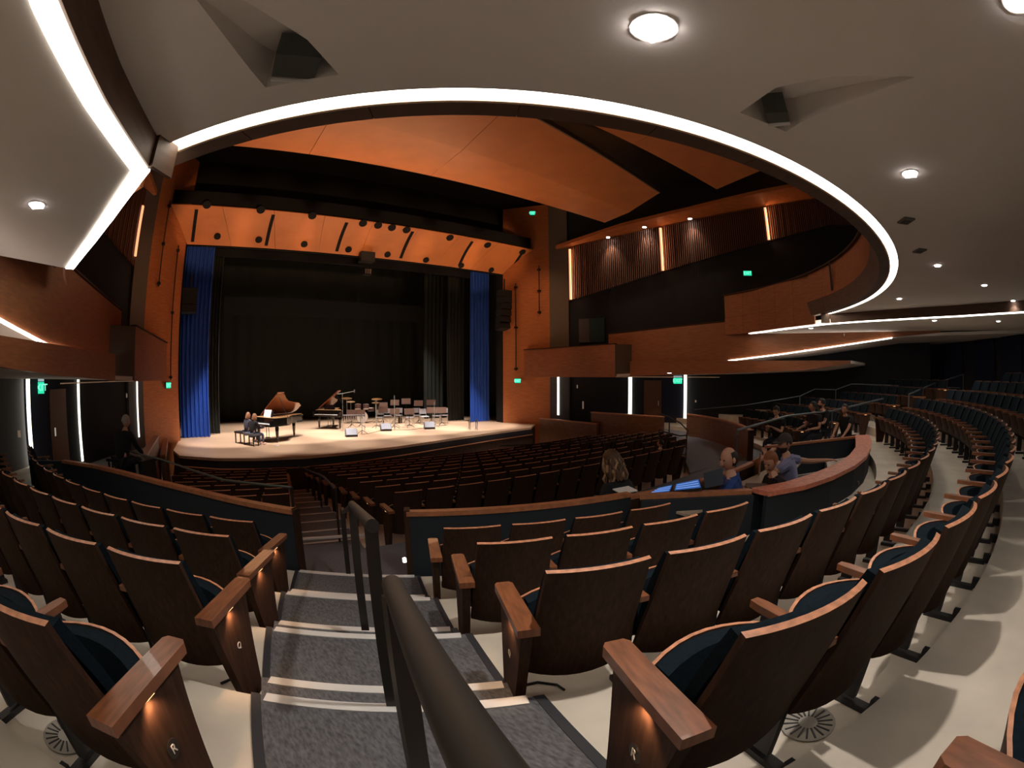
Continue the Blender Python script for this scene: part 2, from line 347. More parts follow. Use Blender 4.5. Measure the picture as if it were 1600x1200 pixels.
M45 = Vector((0, 0, 1)).rotation_difference(Vector((0, 1.13, 1.36)).normalized()).to_matrix()
for a, b in (((304, 322), (305, 374)), ((427, 334), (416, 382)), ((544, 349), (522, 393)), ((650, 365), (617, 405)), ((743, 383), (706, 417)), ((822, 399), (786, 428))):
    p, n = onref(*a); q, _ = onref(*b); x = (p.x + q.x) / 2
    mb = MB()
    mb.grid(lambda u, v: (x - .07 + .14 * u, rp(0, .07 + .82 * v)[1] - .012, rp(0, .07 + .82 * v)[2] - .014), 1, 8, .02, lambda u, v: (0, .64, .77)); mb.build('slot', black, rf)
ups = [(208, 102), (417, 122), (617, 145), (814, 175), (873, 183), (927, 192), (984, 201), (1153, 231), (1300, 260), (1436, 287)]
los = [(248, 229), (409, 242), (586, 259), (758, 279), (910, 298), (1060, 319), (1197, 340), (1314, 357)]
for k, (a, b) in enumerate(ups + los):
    p, n = onref(240 + a * .4, 280 + b * .4); r = .17 if k < 10 else .145
    vv = (p.z - B0[1]) / (B1[1] - B0[1]); q = rp(.5, vv); c = Vector((p.x, q[1], q[2])) - n * .02
    mb = MB(); mb.lathe([(r, -.015), (r, .03)], c, 20, M45); mb.build('round_opening', black, rf)
# fittings at the portal
pr = thing('hanging_projector', 'dark projector box on a bracket hanging from the reflector centre', 'projector')
p = onpl(573, 402, (0, 1, 0), 5.5)
MB().box(p, (.62, .4, .42)).build('housing', blk, pr); MB().box(p + Vector((0, .1, .45)), (.1, .1, .7)).build('bracket', blk, pr)
q = onpl(573, 425, (0, 1, 0), 5.4); g = MB()
MB().box(q, (.36, .3, .26)).build('lamp_unit', blk, pr)
for i in range(3): MB().box(q + Vector((-.1 + .1 * i, -.16, 0)), (.07, .02, .2)).build('lens', mat('dim_lens', (.4, .38, .33), .4), pr)
for s, (u, v, nseg), lab in ((1, (788, 484, 6), 'black hung line array of loudspeakers beside the music stand side portal'), (-1, (296, 470, 3), 'dim black loudspeaker stack high beside the left blue curtain')):
    la = thing('line_array', lab, 'loudspeaker'); c = onpl(u, v, (0, 1, 0), 5.3 if s > 0 else 6.1)
    for i in range(nseg):
        zz = c.z + (nseg / 2 - i - .5) * .32
        MB().box((c.x, c.y + .02 * i * i * .3, zz), (.62, .45, .30), Matrix.Rotation(-.05 * i, 3, 'X')).build('cabinet', mat('speaker_black', (.012, .012, .012), .6), la)
    MB().box((c.x, c.y, c.z + nseg * .16 + .3), (.05, .05, .55)).build('hanger', blk, la)
# vertical lighting pipes on the portal walls
def wp(s, t, z): return Vector((s * lerp(7.54, 8.80, t) - s * .1, lerp(5.72, 3.69, t) - .06, z))
for s, t, z0, z1, lab in ((-1, .3, 2.0, 6.9, 'long thin dark lighting pipe on the portal wall by the blue curtain near the pianos'), (-1, .75, 5.2, 8.3, 'short upper dark lighting pipe on the pier side of the wall near the pianos'),
                          (1, .3, 2.3, 6.6, 'long thin dark lighting pipe on the right portal wall by the line array'), (1, .8, 5.0, 7.4, 'short upper dark lighting pipe on the right portal wall by the pier')):
    tt = thing('lighting_pipe', lab, 'pipe')
    MB().tube([wp(s, t, z0), wp(s, t, z1)], .025, 6).build('pole', blk, tt)
    for i in range(3):
        z = lerp(z0 + .1, z1 - .2, i / 2); MB().box(wp(s, t, z), (.13, .13, .09)).build('bracket', blk, tt)

# =================================================================== UPPER AUDITORIUM
# clouds
def cloud(label, top, z, th=.12):
    c = thing('ceiling_cloud', label, 'ceiling panel')
    return c
c1 = thing('ceiling_cloud', 'large orange wooden ceiling cloud nearest the stage, one edge folded', 'ceiling panel')
a, b, c_, d_ = onz(396, 219, 8.5), onz(945, 348, 8.5), onz(1030, 302, 8.6), onz(716, 170, 8.6)
a = Vector((-8.2, a.y + .5, 8.5)); e_ = Vector((-8.2, d_.y - 2.0, 8.6))
m1 = a.lerp(e_, .48); m2 = b.lerp(c_, .48); m1.z = m2.z = 8.42
for i in range(4):
    t0, t1 = i / 4 + .0005, (i + 1) / 4 - .0005
    for A, B, C, D in ((a, b, m2, m1), (m1, m2, c_, e_)):
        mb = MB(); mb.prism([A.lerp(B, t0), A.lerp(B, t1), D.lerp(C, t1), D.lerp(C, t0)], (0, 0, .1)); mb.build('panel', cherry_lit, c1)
mb = MB(); mb.prism([e_, c_, c_ + Vector((0, -.05, 0)), e_ + Vector((0, -.05, 0))], (0, 0, .16)); mb.build('edge_trim', pierm, c1)
c2 = thing('ceiling_cloud', 'second orange wooden ceiling cloud partly hidden by the glowing ring', 'ceiling panel')
P = [onz(905, 186, 8.7), onz(1120, 296, 8.7), onz(1200, 262, 8.7)]
left = Vector((-6, P[0].y - 1.2, 8.7)); lf2 = Vector((-6, P[0].y - 5.0, 8.7)); rt2 = Vector((P[2].x + .3, P[2].y - 1.4, 8.7))
for i in range(3):
    t0, t1 = i / 3 + .0005, (i + 1) / 3 - .0005
    A, B, D, C = Vector((-6, P[0].y + (-6 - P[0].x) * (P[1].y - P[0].y) / (P[1].x - P[0].x), 8.7)), P[1], lf2, P[2]
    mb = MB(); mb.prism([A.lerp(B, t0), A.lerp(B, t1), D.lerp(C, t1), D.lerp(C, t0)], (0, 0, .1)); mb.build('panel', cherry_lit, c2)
mb = MB(); mb.box((0, -4, 10.9), (30, 20.5, .1)); struct('ceiling', mb, black, label='black painted upper ceiling behind the clouds')
# side upper walls with slats
SL0, SLD = Vector((9.25, 2.8)), Vector((2.35, -5.64)).normalized()
def slp(s, d): q = SL0 + SLD * d; return Vector((s * q.x, q.y))
for s in (-1, 1):
    sd = 'right' if s > 0 else 'left'
    mb = MB(); mb.wall([slp(s, -.1) + Vector((s * .14, 0)), slp(s, 15) + Vector((s * .14, 0))], -1.5, 11, .2 * s); struct('wall_' + sd, mb, blackwall)
    sw = thing('slat_wall', 'dark wood slat wall high on the %s side under small downlights' % ('balcony exit' if s > 0 else 'piano'), 'wall panel')
    n = 150 if s > 0 else 40
    for i in range(n):
        d = i * .095 if s > 0 else i * .095
        p = slp(s, d); zb = lerp(5.6, 7.9, min(d / 9.6, 1.3)); zt = lerp(8.2, 9.5, d / 9.6)
        dep = .09 if i % 3 else .12
        Mr = Matrix.Rotation(atan2(SLD.y, s * SLD.x), 3, 'Z')
        mb = MB(); mb.box((p.x + s * .04, p.y, (zb + zt) / 2), (.045, dep, zt - zb), Mr); mb.build('slat', slatm, sw)
    # glowing slots in the slats
    for d, w in (((.12, .10), (4.6, .10), (9.55, .10)) if s > 0 else ((.12, .10),)):
        p = slp(s, d); zb = lerp(5.6, 7.9, d / 9.6) + .02; zt = lerp(8.2, 9.5, d / 9.6) - .1
        if s < 0: zb, zt = 5.9, 7.6
        mb = MB(); mb.box((p.x - s * .05, p.y, (zb + zt) / 2), (w, .05, zt - zb), Matrix.Rotation(atan2(SLD.y, s * SLD.x), 3, 'Z')); 
        area('slot_glow', (p.x - s * .10, p.y - .05, (zb + zt) / 2), (p.x - s * .10 + s * SLD.x + s * .12, p.y - .05 + SLD.y, (zb + zt) / 2), 9, .05, zt - zb, (1, .5, .25)) if s > 0 else None
        tag(mb.build('slot_light', mat('amber_slot', (1, .6, .35), .5, emit=(1, .42, .2), es=1.3)), {.12: 'tall amber light slot at the stage end of the slat wall, %s side' % ('balcony exit' if s > 0 else 'piano'), 4.6: 'amber light slot midway along the high slat wall', 9.55: 'short amber light slot at the far end of the slat wall'}[d], 'wall light')
    # cherry cove above the slats
    cv = MB(); pts = [(-.6, .15), (3, .9), (6, 1.05), (9.6, 1.5), (13, 1.6)]
    for (d0, w0), (d1, w1) in zip(pts, pts[1:]):
        z0, z1 = lerp(8.2, 9.5, d0 / 9.6), lerp(8.2, 9.5, d1 / 9.6)
        A, B = slp(s, d0), slp(s, d1); nx = Vector((-s * .92, -.38))
        cv.prism([(A.x + s * .3, A.y, z0), (B.x + s * .3, B.y, z1), (B.x + nx.x * w1, B.y + nx.y * w1, z1 + .1), (A.x + nx.x * w0, A.y + nx.y * w0, z0 + .1)], (0, 0, .15))
    struct('trim_cove_' + sd, cv, cherry)
def downlight(p, label, r=.07, power=12, em=14, group=None, tgt=None, size=100, col=(1, .93, .84), sq=False):
    t = thing('downlight', label, 'ceiling light', p, 0, group)
    if sq: MB().box((0, 0, 0), (r * 2, r * 2, .02)).build('lamp', mat('lamp_face_%d' % em, (1, 1, 1), .5, emit=(1, .93, .88), es=em), t)
    else: MB().lathe([(r, -.01), (r, .01)], n=14).build('lamp', mat('lamp_face_%d' % em, (1, 1, 1), .5, emit=(1, .93, .88), es=em), t)
    MB().lathe([(r * 1.5, 0), (r * 1.5, .012)], (0, 0, .004), 16).build('trim_ring', soffit_m, t)
    tg = tgt if tgt is not None else (p[0], p[1], p[2] - 3)
    spot('downlight_beam', (p[0], p[1], p[2] - .03), tg, power, R_(size), col, .8, .04)
for k, (u, v) in enumerate([(950, 371), (1007, 355), (1078, 342), (1151, 318), (1230, 298)]):
    q = online(u, v, (8.95, 2.6), (11.15, -2.68)); zz = q.z
    downlight(q, '%s small bright downlight above the slat wall, counted from the stage' % ORD[k], .075, 80, 40, 'downlights above the slat wall', (q.x + .55, q.y + .1, q.z - 1.6), 70, (1, .78, .6))
    # fixture sits in the wooden cove
# second tier dark back wall + door
mb = MB(); mb.wall([(9.3, 1.9), (9.95, .5)], 3.9, 4.9, -.02)
dr = thing('door_4', 'pale half open door in the dark upper side wall beside the pier', 'door'); dr['kind'] = 'structure'
d0, d1 = online(905, 510, slp(1, 0), slp(1, 5)), online(922, 540, slp(1, 0), slp(1, 5))
MB().wall([(d0.x, d0.y), (d1.x, d1.y)], 3.6, 4.7, -.05).build('leaf', greywall, dr)
d2 = online(945, 540, slp(1, 0), slp(1, 5)); MB().wall([(d1.x, d1.y), (d2.x, d2.y)], 3.6, 4.7, -.03).build('recess', mat('teal_recess', (.02, .05, .06), .8), dr)
def exit_sign(p, rz, w, h, label, mount=False, txt=True):
    t = thing('exit_sign', label, 'sign', p, rz)
    MB().box((0, .02, 0), (w + .03, .04, h + .03)).build('housing', blk, t); MB().box((0, -.01, 0), (w, .02, h)).build('face', exit_m, t)
    if mount: MB().box((0, .01, h / 2 + .05), (w, .05, .07)).build('mount', mat('sign_top_white', (.7, .75, .8), .5, emit=(.5, .6, .7), es=.5), t)
    if txt:
        o = link('lettering', textmesh('EXIT', h * .85, mat('exit_letter', (.6, 1, .8), .5, emit=(.25, 1, .75), es=1.1)), t, (0, -.024, 0)); o.rotation_euler = (pi / 2, 0, 0)
def face(p): return atan2(p.y - CY, p.x - CX) - pi / 2
q = online(1168, 427, slp(1, 0), slp(1, 5)); q = O + (q - O) * .985; exit_sign(q, face(q) * .9, .36, .2, 'green exit sign under the dark slat wall on the upper tier')
q = along(832, 333, 21.5); exit_sign(q, face(q), .2, .17, 'tiny green exit sign in the black void beneath the large cloud')
for u, v, s, lab in ((263, 602, -1, 'green exit sign on the orange portal wall beside the blue curtain near the pianos'), (809, 595, 1, 'green exit sign on the orange portal wall beside the low panelled walls')):
    q = online(u, v, (s * 7.54, 5.72), (s * 8.8, 3.69)) ; q = O + (q - O) * .99; exit_sign(q, (R_(58) if s < 0 else -R_(58)), .30, .2, lab)

# =================================================================== BALCONY RING, SOFFITS
RC = (0, -2.4)
def rpnt(r, a, z): return Vector((RC[0] + r * sin(a), RC[1] - r * cos(a), z))
aE = atan2(7.35, 7.35)     # +-45 deg where the main soffit ends
aB = atan2(9.74, 2.7)      # balcony front ends
def niche(u0, u1):
    pass
H1, H2 = 3.83, 3.57
outer = [rpnt(10.47, lerp(-aE, aE, i / 60), H1) for i in range(61)]
REAR = {-1: [(7.50, -9.93), (7.76, -10.9), (7.97, -11.84), (8.3, -14), (8.64, -16), (9, -18.5)], 1: [(7.26, -9.98), (6.98, -11.1), (6.78, -12.15), (6.35, -14.1), (5.65, -16.05), (5.0, -18.0)]}
outer += [Vector((x, y, H1)) for x, y in REAR[1]]
outer += [pol(20, R_(a), H1) for a in (13, 8, 2, -6, -16, -24)]
outer += [Vector((-8.7, -16, H1)), Vector((-7.95, -11.84, H1)), Vector((-7.56, -9.95, H1))]
niches = [[(530, 117), (415, 137), (392, 110), (300, -10), (330, -28), (480, 62)], [(1156, 176), (1228, 206), (1250, 192), (1430, 120), (1300, 120), (1212, 137)]]
holes = [[onz(u, v, H1) for u, v in h] for h in niches]
cl = link('ceiling', None); tag(cl, 'grey plaster underside of the balcony', kind='structure')
tr = tessellate_polygon([outer] + holes); allp = outer + sum(holes, [])
mb = MB(); mb.add(allp, [tuple(t) for t in tr]); nA = len(outer)
up = [Vector((p.x, p.y, p.z + .2)) for p in outer]
mb.add(outer + up, [(i, (i + 1) % nA, (i + 1) % nA + nA, i + nA) for i in range(nA)])
mb.build('soffit_field', soffit_m, cl)
for h in holes:
    n = len(h); dep = [.30, .30, .22, .02, .02, .2]
    top = [Vector((p.x, p.y, p.z + d)) for p, d in zip(h, dep)]
    mb = MB(); mb.add(h + top, [(i, (i + 1) % n, (i + 1) % n + n, i + n) for i in range(n)]); mb.add(top, [tuple(t) for t in tessellate_polygon([top])]); mb.build('niche', soffit_m, cl)
# projectors in the niches
for (u, v), lab, sc in (((465, 92), 'grey boxy projector in the ceiling niche nearest the left light fascia', 1.), ((1212, 172), 'grey boxy projector in the ceiling niche above the ring light right part', .62)):
    c = onz(u, v, H1 + .07); t = thing('ceiling_projector', lab, 'projector', c, atan2(c.y - CY, c.x - CX) - pi / 2)
    MB().box((0, 0, .02), (.27 * sc, .24 * sc, .17)).build('housing', mat('projector_grey', (.07, .078, .065), .6), t)
    MB().box((0, .14 * sc, -.075), (.27 * sc, .015, .02)).build('lip', soffit_m, t)
    MB().lathe([(.04, 0), (.04, .02)], (.05, .14 * sc, .02), 12, Matrix.Rotation(pi / 2, 3, 'X')).build('lens', blk, t)
for (u, v), lab in (((1416, 345), 'small dark ceiling hatch near the ring light, nearer of two'), ((1437, 392), 'small dark ceiling hatch near the ring light, lower of two')):
    c = onz(u, v, H1 - .01); t = thing('ceiling_vent', lab, 'vent', c, .6)
    MB().box((0, 0, 0), (.22, .16, .02)).build('frame', mat('vent_grey', (.13, .12, .11), .8), t); MB().box((.02, 0, -.012), (.12, .1, .01)).build('grille', mat('vent_dark', (.06, .055, .05), .8), t)
# ring LED, lip and balcony front
ring = thing('ring_light', 'bright curved light strip edging the round balcony opening', 'light strip')
mb = MB(); mb.grid(lambda u, v: rpnt(lerp(10.32, 10.47, v), lerp(-aE, aE, u), H1 + .015), 90, 1, .03, lambda u, v: (0, 0, 1)); mb.build('diffuser', led_m, ring)
mb = MB(); mb.grid(lambda u, v: rpnt(10.30 + .025 * v, lerp(-aE, aE, u), H1 - .005), 90, 1, .06, lambda u, v: (0, 0, 1)); mb.build('channel_edge', mat('cream_channel', (.7, .5, .35), .5), ring)
bf = link('wall_balcony_front', None); tag(bf, 'curved wooden balcony front around the round opening', kind='structure')
NP = 27
RPROF = [(43.6, 10.48), (46.1, 10.32), (49.4, 10.19), (53.8, 10.06), (57.6, 10.01), (63.2, 10.06), (67.6, 10.12), (74.5, 10.12)]
def rb_(a):
    if a > 0:
        d = degrees(a)
        for (d0, r0), (d1, r1) in zip(RPROF, RPROF[1:]):
            if d <= d1: return lerp(r0, r1, max(0, (d - d0) / (d1 - d0))) - .045
        return 10.07
    a = abs(a); return None if a < aE + .01 else lerp(10.40, 9.80, (a - aE) / (aB - aE))
for i in range(NP):
    a0, a1 = lerp(-aB, aB, i / NP) + .0004, lerp(-aB, aB, (i + 1) / NP) - .0004
    zb = lambda a: H1 if abs(a) < aE + .01 else H2 + .02
    mb = MB(); mb.grid(lambda u, v: rpnt(lerp(10.12, 9.98, v) if abs((a0 + a1) / 2) < aE + .01 else rb_(lerp(a0, a1, u) if lerp(a0, a1, u) > 0 else min(lerp(a0, a1, u), -aE - .02)), lerp(a0, a1, u), lerp(zb((a0 + a1) / 2), 4.22, v)), 4, 1, .18 if abs((a0 + a1) / 2) < aE + .01 else .04, lambda u, v: (sin(lerp(a0, a1, u)), -cos(lerp(a0, a1, u)), 0)); mb.build('lower_panel', shaded_wood if abs((a0 + a1) / 2) < aE + .01 else boxwood, bf)
    mb = MB(); mb.grid(lambda u, v: rpnt(lerp(10.02, 10.1, v) if abs((a0 + a1) / 2) < aE + .01 else rb_(lerp(a0, a1, u) if lerp(a0, a1, u) > 0 else min(lerp(a0, a1, u), -aE - .02)) + (.02 if a0 > 0 else -.04), lerp(a0, a1, u), lerp(4.23, 5.06, v)), 4, 1, .12, lambda u, v: (sin(lerp(a0, a1, u)), -cos(lerp(a0, a1, u)), 0)); mb.build('upper_panel', boxwood, bf)
mb = MB(); mb.grid(lambda u, v: rpnt(lerp(10.0, 10.26, v), lerp(-aB, aB, u), 5.06), 70, 1, .04, lambda u, v: (0, 0, 1)); mb.build('top_cap', walnut, bf)
for s in (-1, 1):   # dark seam post
    p = rpnt(10.0, s * R_(37), 4.7); mb = MB(); mb.box(p, (.05, .05, .8)); mb.build('seam_post', blk, bf)
def mir(s, pts): return [Vector((s * p[0], p[1], p[2])) for p in pts]
for s in (-1, 1):
    sd = 'right' if s > 0 else 'left'; who = 'piano side' if s < 0 else 'booth side'
    # --- fascia 1 (main soffit down to soffit 2) behind corner
    mb = MB(); mb.wall([(s * (x - .02), y) for x, y in REAR[s]], H2 + .005, H1 + .02, .03 * s); struct('trim_fascia_' + sd, mb, shaded_wood)
    mb = MB(); mb.wall([(s * (REAR[s][0][0] - .01), -9.95), (s * (REAR[s][0][0] - .17), -9.72)], H2, H1 + .2, .04 * s); struct('trim_return_' + sd, mb, shaded_wood)
    # --- LED 2
    t = thing('cove_light', 'angled bright cove light strip under the second soffit, %s' % who, 'light strip')
    cpts = [(-onz(u, v, H2 - .015).x, onz(u, v, H2 - .015).y) for u, v in ((234, 268), (207, 303), (178, 342), (150, 378), (115, 421))]
    if s > 0: cpts = [(rpnt(r, R_(a), 0).x, rpnt(r, R_(a), 0).y) for a, r in RPROF[:-1]]
    mb = MB(); w = .14; wz = H2 - .015
    def ribbon(mb, pts, w, z, th, sgn):
        P = [Vector(p) for p in pts]; zl = z if isinstance(z, list) else [z] * len(P); L = []
        for i, p in enumerate(P):
            tt = (P[min(i + 1, len(P) - 1)] - P[max(i - 1, 0)]).normalized(); nn = Vector((-tt.y, tt.x)) * w * sgn; L.append((p, p + nn))
        mb.grid(lambda u, v: (*L[round(u * (len(P) - 1))][0].lerp(L[round(u * (len(P) - 1))][1], v), zl[round(u * (len(P) - 1))]), len(P) - 1, 1, th, lambda u, v: (0, 0, 1))
    ribbon(mb, [(s * x, y) for x, y in cpts], w, wz, .02, -s); mb.build('stage_leg', led_m, t)
    mb = MB(); ribbon(mb, [(s * x, y) for x, y in REAR[s]], w, wz, .02, s); mb.build('rear_leg', led_m, t)
    # --- soffit 2
    in2 = [(x + .12, y) for x, y in cpts]
    poly = mir(s, [(x, y, H2) for x, y in in2] + [(10.0, -7.4, H2), (10.9, -9.2, H2), (10.8, -12, H2), (10.5, -18.5, H2)] + [(x + .1, y, H2) for x, y in REAR[s][:0:-1]])
    mb = MB(); mb.prism(poly, (0, 0, .15)); struct('ceiling', mb, soffit_m, label='second stepped soffit under the balcony, %s' % who)
    # --- box 2 + fascia 2
    mb = MB(); mb.wall([(s * 9.17, .33), (s * 9.74, -5.1)], [2.66, 2.64], [3.84, 4.08], .12 * s)
    mb.wall([(s * 9.17, .33), (s * 10.6, .9)], [2.66, 2.66], [3.84, 3.84], -.1 * s)
    b2 = thing('box_front', 'long middle wooden box front below the balcony, %s' % who, 'box front'); mb.build('panel', boxwood, b2)
    mb = MB(); mb.wall([(s * 9.13, .35), (s * 9.70, -5.1)], [3.85, 4.09], [3.89, 4.13], .2 * s); mb.build('cap', walnut, b2)
    f2 = [(9.74, -5.1, 2.65), (9.97, -7.3, 2.86), (10.35, -9.4, 3.12), (10.5, -11.6, 3.38), (10.5, -13.5, 3.5)]
    mb = MB(); mb.wall([(s * p[0], p[1]) for p in f2], [p[2] for p in f2], [H2 + .3] * len(f2), .1 * s); struct('trim_lower_fascia_' + sd, mb, boxwood)
    # --- LED 3
    t = thing('cove_light', 'thin straight cove light strip on the lower soffit edge, %s' % who, 'light strip')
    l3 = ([(9.35, -1.0, 2.64)] if s < 0 else []) + [(9.72, -5.2, 2.64), (9.93, -7.3, 2.85), (10.31, -9.4, 3.11), (10.46, -11.6, 3.37)]
    mb = MB(); mb.wall([(s * p[0], p[1]) for p in l3], [p[2] - .035 for p in l3], [p[2] for p in l3], .06 * s); mb.build('diffuser', led_m, t)
    # --- soffit 3 (raked)
    ins = [(9.25, .3, 2.66), (9.8, -5.1, 2.64), (10.03, -7.3, 2.85), (10.4, -9.4, 3.11), (10.55, -11.6, 3.37), (10.5, -18, 3.5)]
    outs = [(11.4, .3, 2.66), (13, -5.1, 2.64), (14, -7.3, 2.85), (14.6, -9.4, 3.11), (15, -11.6, 3.37), (15, -18, 3.5)]
    mb = MB(); mb.grid(lambda u, v: Vector((s * lerp(ins[round(u * 5)][0], outs[round(u * 5)][0], v), ins[round(u * 5)][1], ins[round(u * 5)][2])), 5, 1, .1, lambda u, v: (0, 0, 1)); struct('ceiling', mb, soffit_m, label='raked lower soffit over the side seats, %s' % who)
    # --- fascia 3 + soffit 4
    f3 = [(9.1, -.9, 2.04), (9.55, -5.0, 2.14), (9.95, -8.3, 2.28), (10.2, -10, 2.5)]
    mb = MB(); mb.wall([(s * p[0], p[1]) for p in f3], [p[2] for p in f3], [2.66, 2.63, 2.6, 2.6], .1 * s); struct('trim_door_fascia_' + sd, mb, boxwood)
    mb = MB(); mb.prism(mir(s, [(8.0, 4.5, 2.0), (8.62, -.5, 2.02), (9.15, -.9, 2.05), (9.6, -5, 2.15), (10, -8.3, 2.29), (10.2, -10, 2.5), (13.6, -10, 2.5), (13.4, -8.3, 2.29), (12.4, -5, 2.15), (9.4, 3.4, 2.02)]), (0, 0, .1)); struct('ceiling', mb, soffit_m, label='low soffit above the side doors, %s' % who)
    # --- box 1
    b1 = thing('box_front', 'short wooden box front nearest the portal, %s' % who, 'box front')
    mb = MB(); mb.wall([(s * 7.97, 4.62), (s * 8.6, -.5)], 2.0, [3.28, 3.36], .12 * s); mb.build('panel', boxwood, b1)
    mb = MB(); mb.wall([(s * 8.6, -.5), (s * 9.3, -.85)], 2.02, 3.36, .1 * s); mb.build('return_panel', pierm, b1)
    mb = MB(); mb.wall([(s * 7.93, 4.62), (s * 8.57, -.5)], [3.285, 3.365], [3.32, 3.4], .2 * s); mb.build('cap', walnut, b1)
    mb = MB(); mb.wall([(s * 8.62, -.46), (s * 9.13, -.85), (s * 9.55, -4.9)], 2.0, 2.02, -.03 * s)
    mb.build('light_line', mat('dim_edge_light', (.9, .7, .5), .5, emit=(1, .7, .45), es=.06), b1)
    # --- side walls under the boxes: light slots, panels, doors
    for k, (x, y, zb, wd, nm) in enumerate(((9.02, 3.32, .2, .10, 'nearest the portal'), (10.5, .16, -.05, .17 if s > 0 else .14, 'in the middle'), (11.3, -2.3, -.15, .13 if s > 0 else .2, 'farthest from the stage'))):
        mb = MB(); mb.box((s * x - s * .03, y, (zb + 2.1) / 2), (.04, wd, 2.1 - zb), Matrix.Rotation(s * R_(20) if 0 else 0, 3, 'Z'))
        tag(mb.build('wall_light_slot', strip_m), 'vertical glowing wall light slot %s, %s' % (nm, who), 'wall light')
    mb = MB(); mb.wall([(s * 8.8, 3.7), (s * 9.25, 2.85)], -1.5, 2.05, .1 * s); mb.wall([(s * 9.12, 3.4), (s * 10.6, .2)], -1.5, 2.1, .1 * s); struct('wall_side_panel_' + sd, mb, greywall)
    # exit door zone between slots 2 and 3
    D0, D1 = Vector((s * 10.62, .0)), Vector((s * 11.36, -2.2))
    mb = MB(); mb.wall([D0, D1], -1.5, 2.15, .08 * s); struct('wall_door_bay_' + sd, mb, mat('navy_wall', (.015, .02, .045), .85))
    dd = link('door_%d' % (1 if s < 0 else 2), None); dd['kind'] = 'structure'; dd['label'] = 'brown wooden side door between the tall light slots, %s' % who
    A, B = D0.lerp(D1, .2), D0.lerp(D1, .55); off = Vector((-s * .05, 0))
    mb = MB(); mb.wall([A + off, B + off], -.2, 1.85, .04 * s); mb.build('leaf', mat('door_wood', (.16, .07, .03), .5), dd)
    mb = MB(); mb.box((B.x - s * .12, B.y + .1, .85), (.04, .02, .2)); mb.build('handle', steel, dd)
    mb = MB(); mb.wall([(s * 11.4, -2.3), (s * 13.4, -8.3), (s * 13.9, -13)], -1.5, 3.6, .1 * s); struct('wall_rear_side_' + sd, mb, blackwall if s > 0 else greywall)
q = onz(1059, 591, 1.98) if 0 else along(1059, 595, 20.5); exit_sign(q, face(q) * .95, .36, .24, 'green exit sign above the side door, booth side', True)
q = along(62, 606, 12.5); exit_sign(q, face(q), .26, .26, 'green exit sign above the side door, piano side', True)
# small wall plates
for u, v, dist, w_, h_, lab in ((902, 604, 19.4, .05, .13, 'small pale switch plate on the dark panel beside the nearest slot'), (911, 633, 19.4, .06, .3, 'small lit sign plate on the side panel right of the portal'), (1087, 627, 20, .09, .09, 'small white wall plate beside the farthest light slot, booth side'), (1319, 405 + 118, 17, .1, .08, 'small pale round sensor on the dark rear wall'), (30, 678, 11.5, .08, .14, 'small white wall plate beside the left light slot'), (198, 618, 15, .04, .12, 'small pale wall plate behind the seated man at the side')):
    q = along(u, v, dist); tag(MB().box((0, 0, 0), (w_, .02, h_)).build('wall_plate', mat('plate', (.5, .4, .33), .5, emit=(.5, .35, .25), es=.25)), lab, 'wall plate').location = q
# back wall and blue drape
mb = MB(); mb.wall(arcpts(20.5, R_(-70), R_(75), 40), -.5, 4.6, .2); struct('wall_back', mb, blackwall)
for k, az in enumerate((44, 38, 33)):
    p0, p1 = arcpts(20.2, R_(az), R_(az + 3.5), 1); 
    mb = MB(); mb.grid(lambda u, v: (lerp(p0[0], p1[0], u) + .05 * sin(u * 40), lerp(p0[1], p1[1], u) + .05 * sin(u * 40), lerp(1.2, 4.4, v)), 30, 2, .02, lambda u, v: (0, 1, 0))
    tag(mb.build('wall_drape', mat('dark_blue_drape', (.004, .008, .035), .9), None, True), 'dark blue drape on the rear wall, %s from the booth side wall' % ORD[k], 'curtain', 'rear wall drapes')
# main ceiling downlights
for k, (u, v, em, pw, r) in enumerate([(1022, 45, 40, 200, .085), (1422, 272, 25, 28, .06), (1465, 415, 14, 26, .06), (1538, 446, 14, 20, .06), (1583, 470, 12, 14, .06), (1405, 467, 12, 26, .06), (1590, 3, 40, 40, .075)]):
    p = onz(u, v, H1 - .012)
    downlight(p, ['very bright square downlight high above the handrail', 'bright downlight right of the ring light, above the far rows', 'downlight right of the lower ring light end', 'downlight in the far soffit, left of the edge one', 'last visible downlight near the photo edge of the main soffit', 'downlight just below the tail of the ring light', 'bright downlight at the top corner of the soffit'][k], r, pw, em, 'main soffit downlights', sq=k < 2, size=125)
for k, (u, v, z, lab) in enumerate([(57, 321, H2 - .012, 'bright square downlight in the second soffit on the piano side'), (1267, 513, H2 - .012, 'downlight in the second soffit above the booth'), (1460, 501, H2 - .012, 'downlight farther along the second soffit, above the far rows'), (1560, 502, H2 - .012, 'end downlight of the second soffit near the dark blue drapes'),
                                (75, 540, 2.72, 'downlight in the raked lower soffit on the piano side'), (1257, 547, 2.98, 'downlight beside the thin cove strip on the booth side'), (1112, 566, 2.63, 'downlight under the middle box front on the booth side')]):
    p = onz(u, v, z); downlight(p, lab, .065, 3 if k == 0 or k == 3 else 10 if k == 4 else 60, 20 if k == 0 else 12, 'stepped soffit downlights', sq=(k == 0), size=120)
for u, v, d, lab in ((84, 582, 10.5, 'downlight glowing over the side door entry, piano side'), (1046, 583, 18.5, 'downlight glowing over the side door entry, booth side')):
    p = along(u, v, d); downlight(p, lab, .07, 60, 12, 'door entry downlights', size=120)

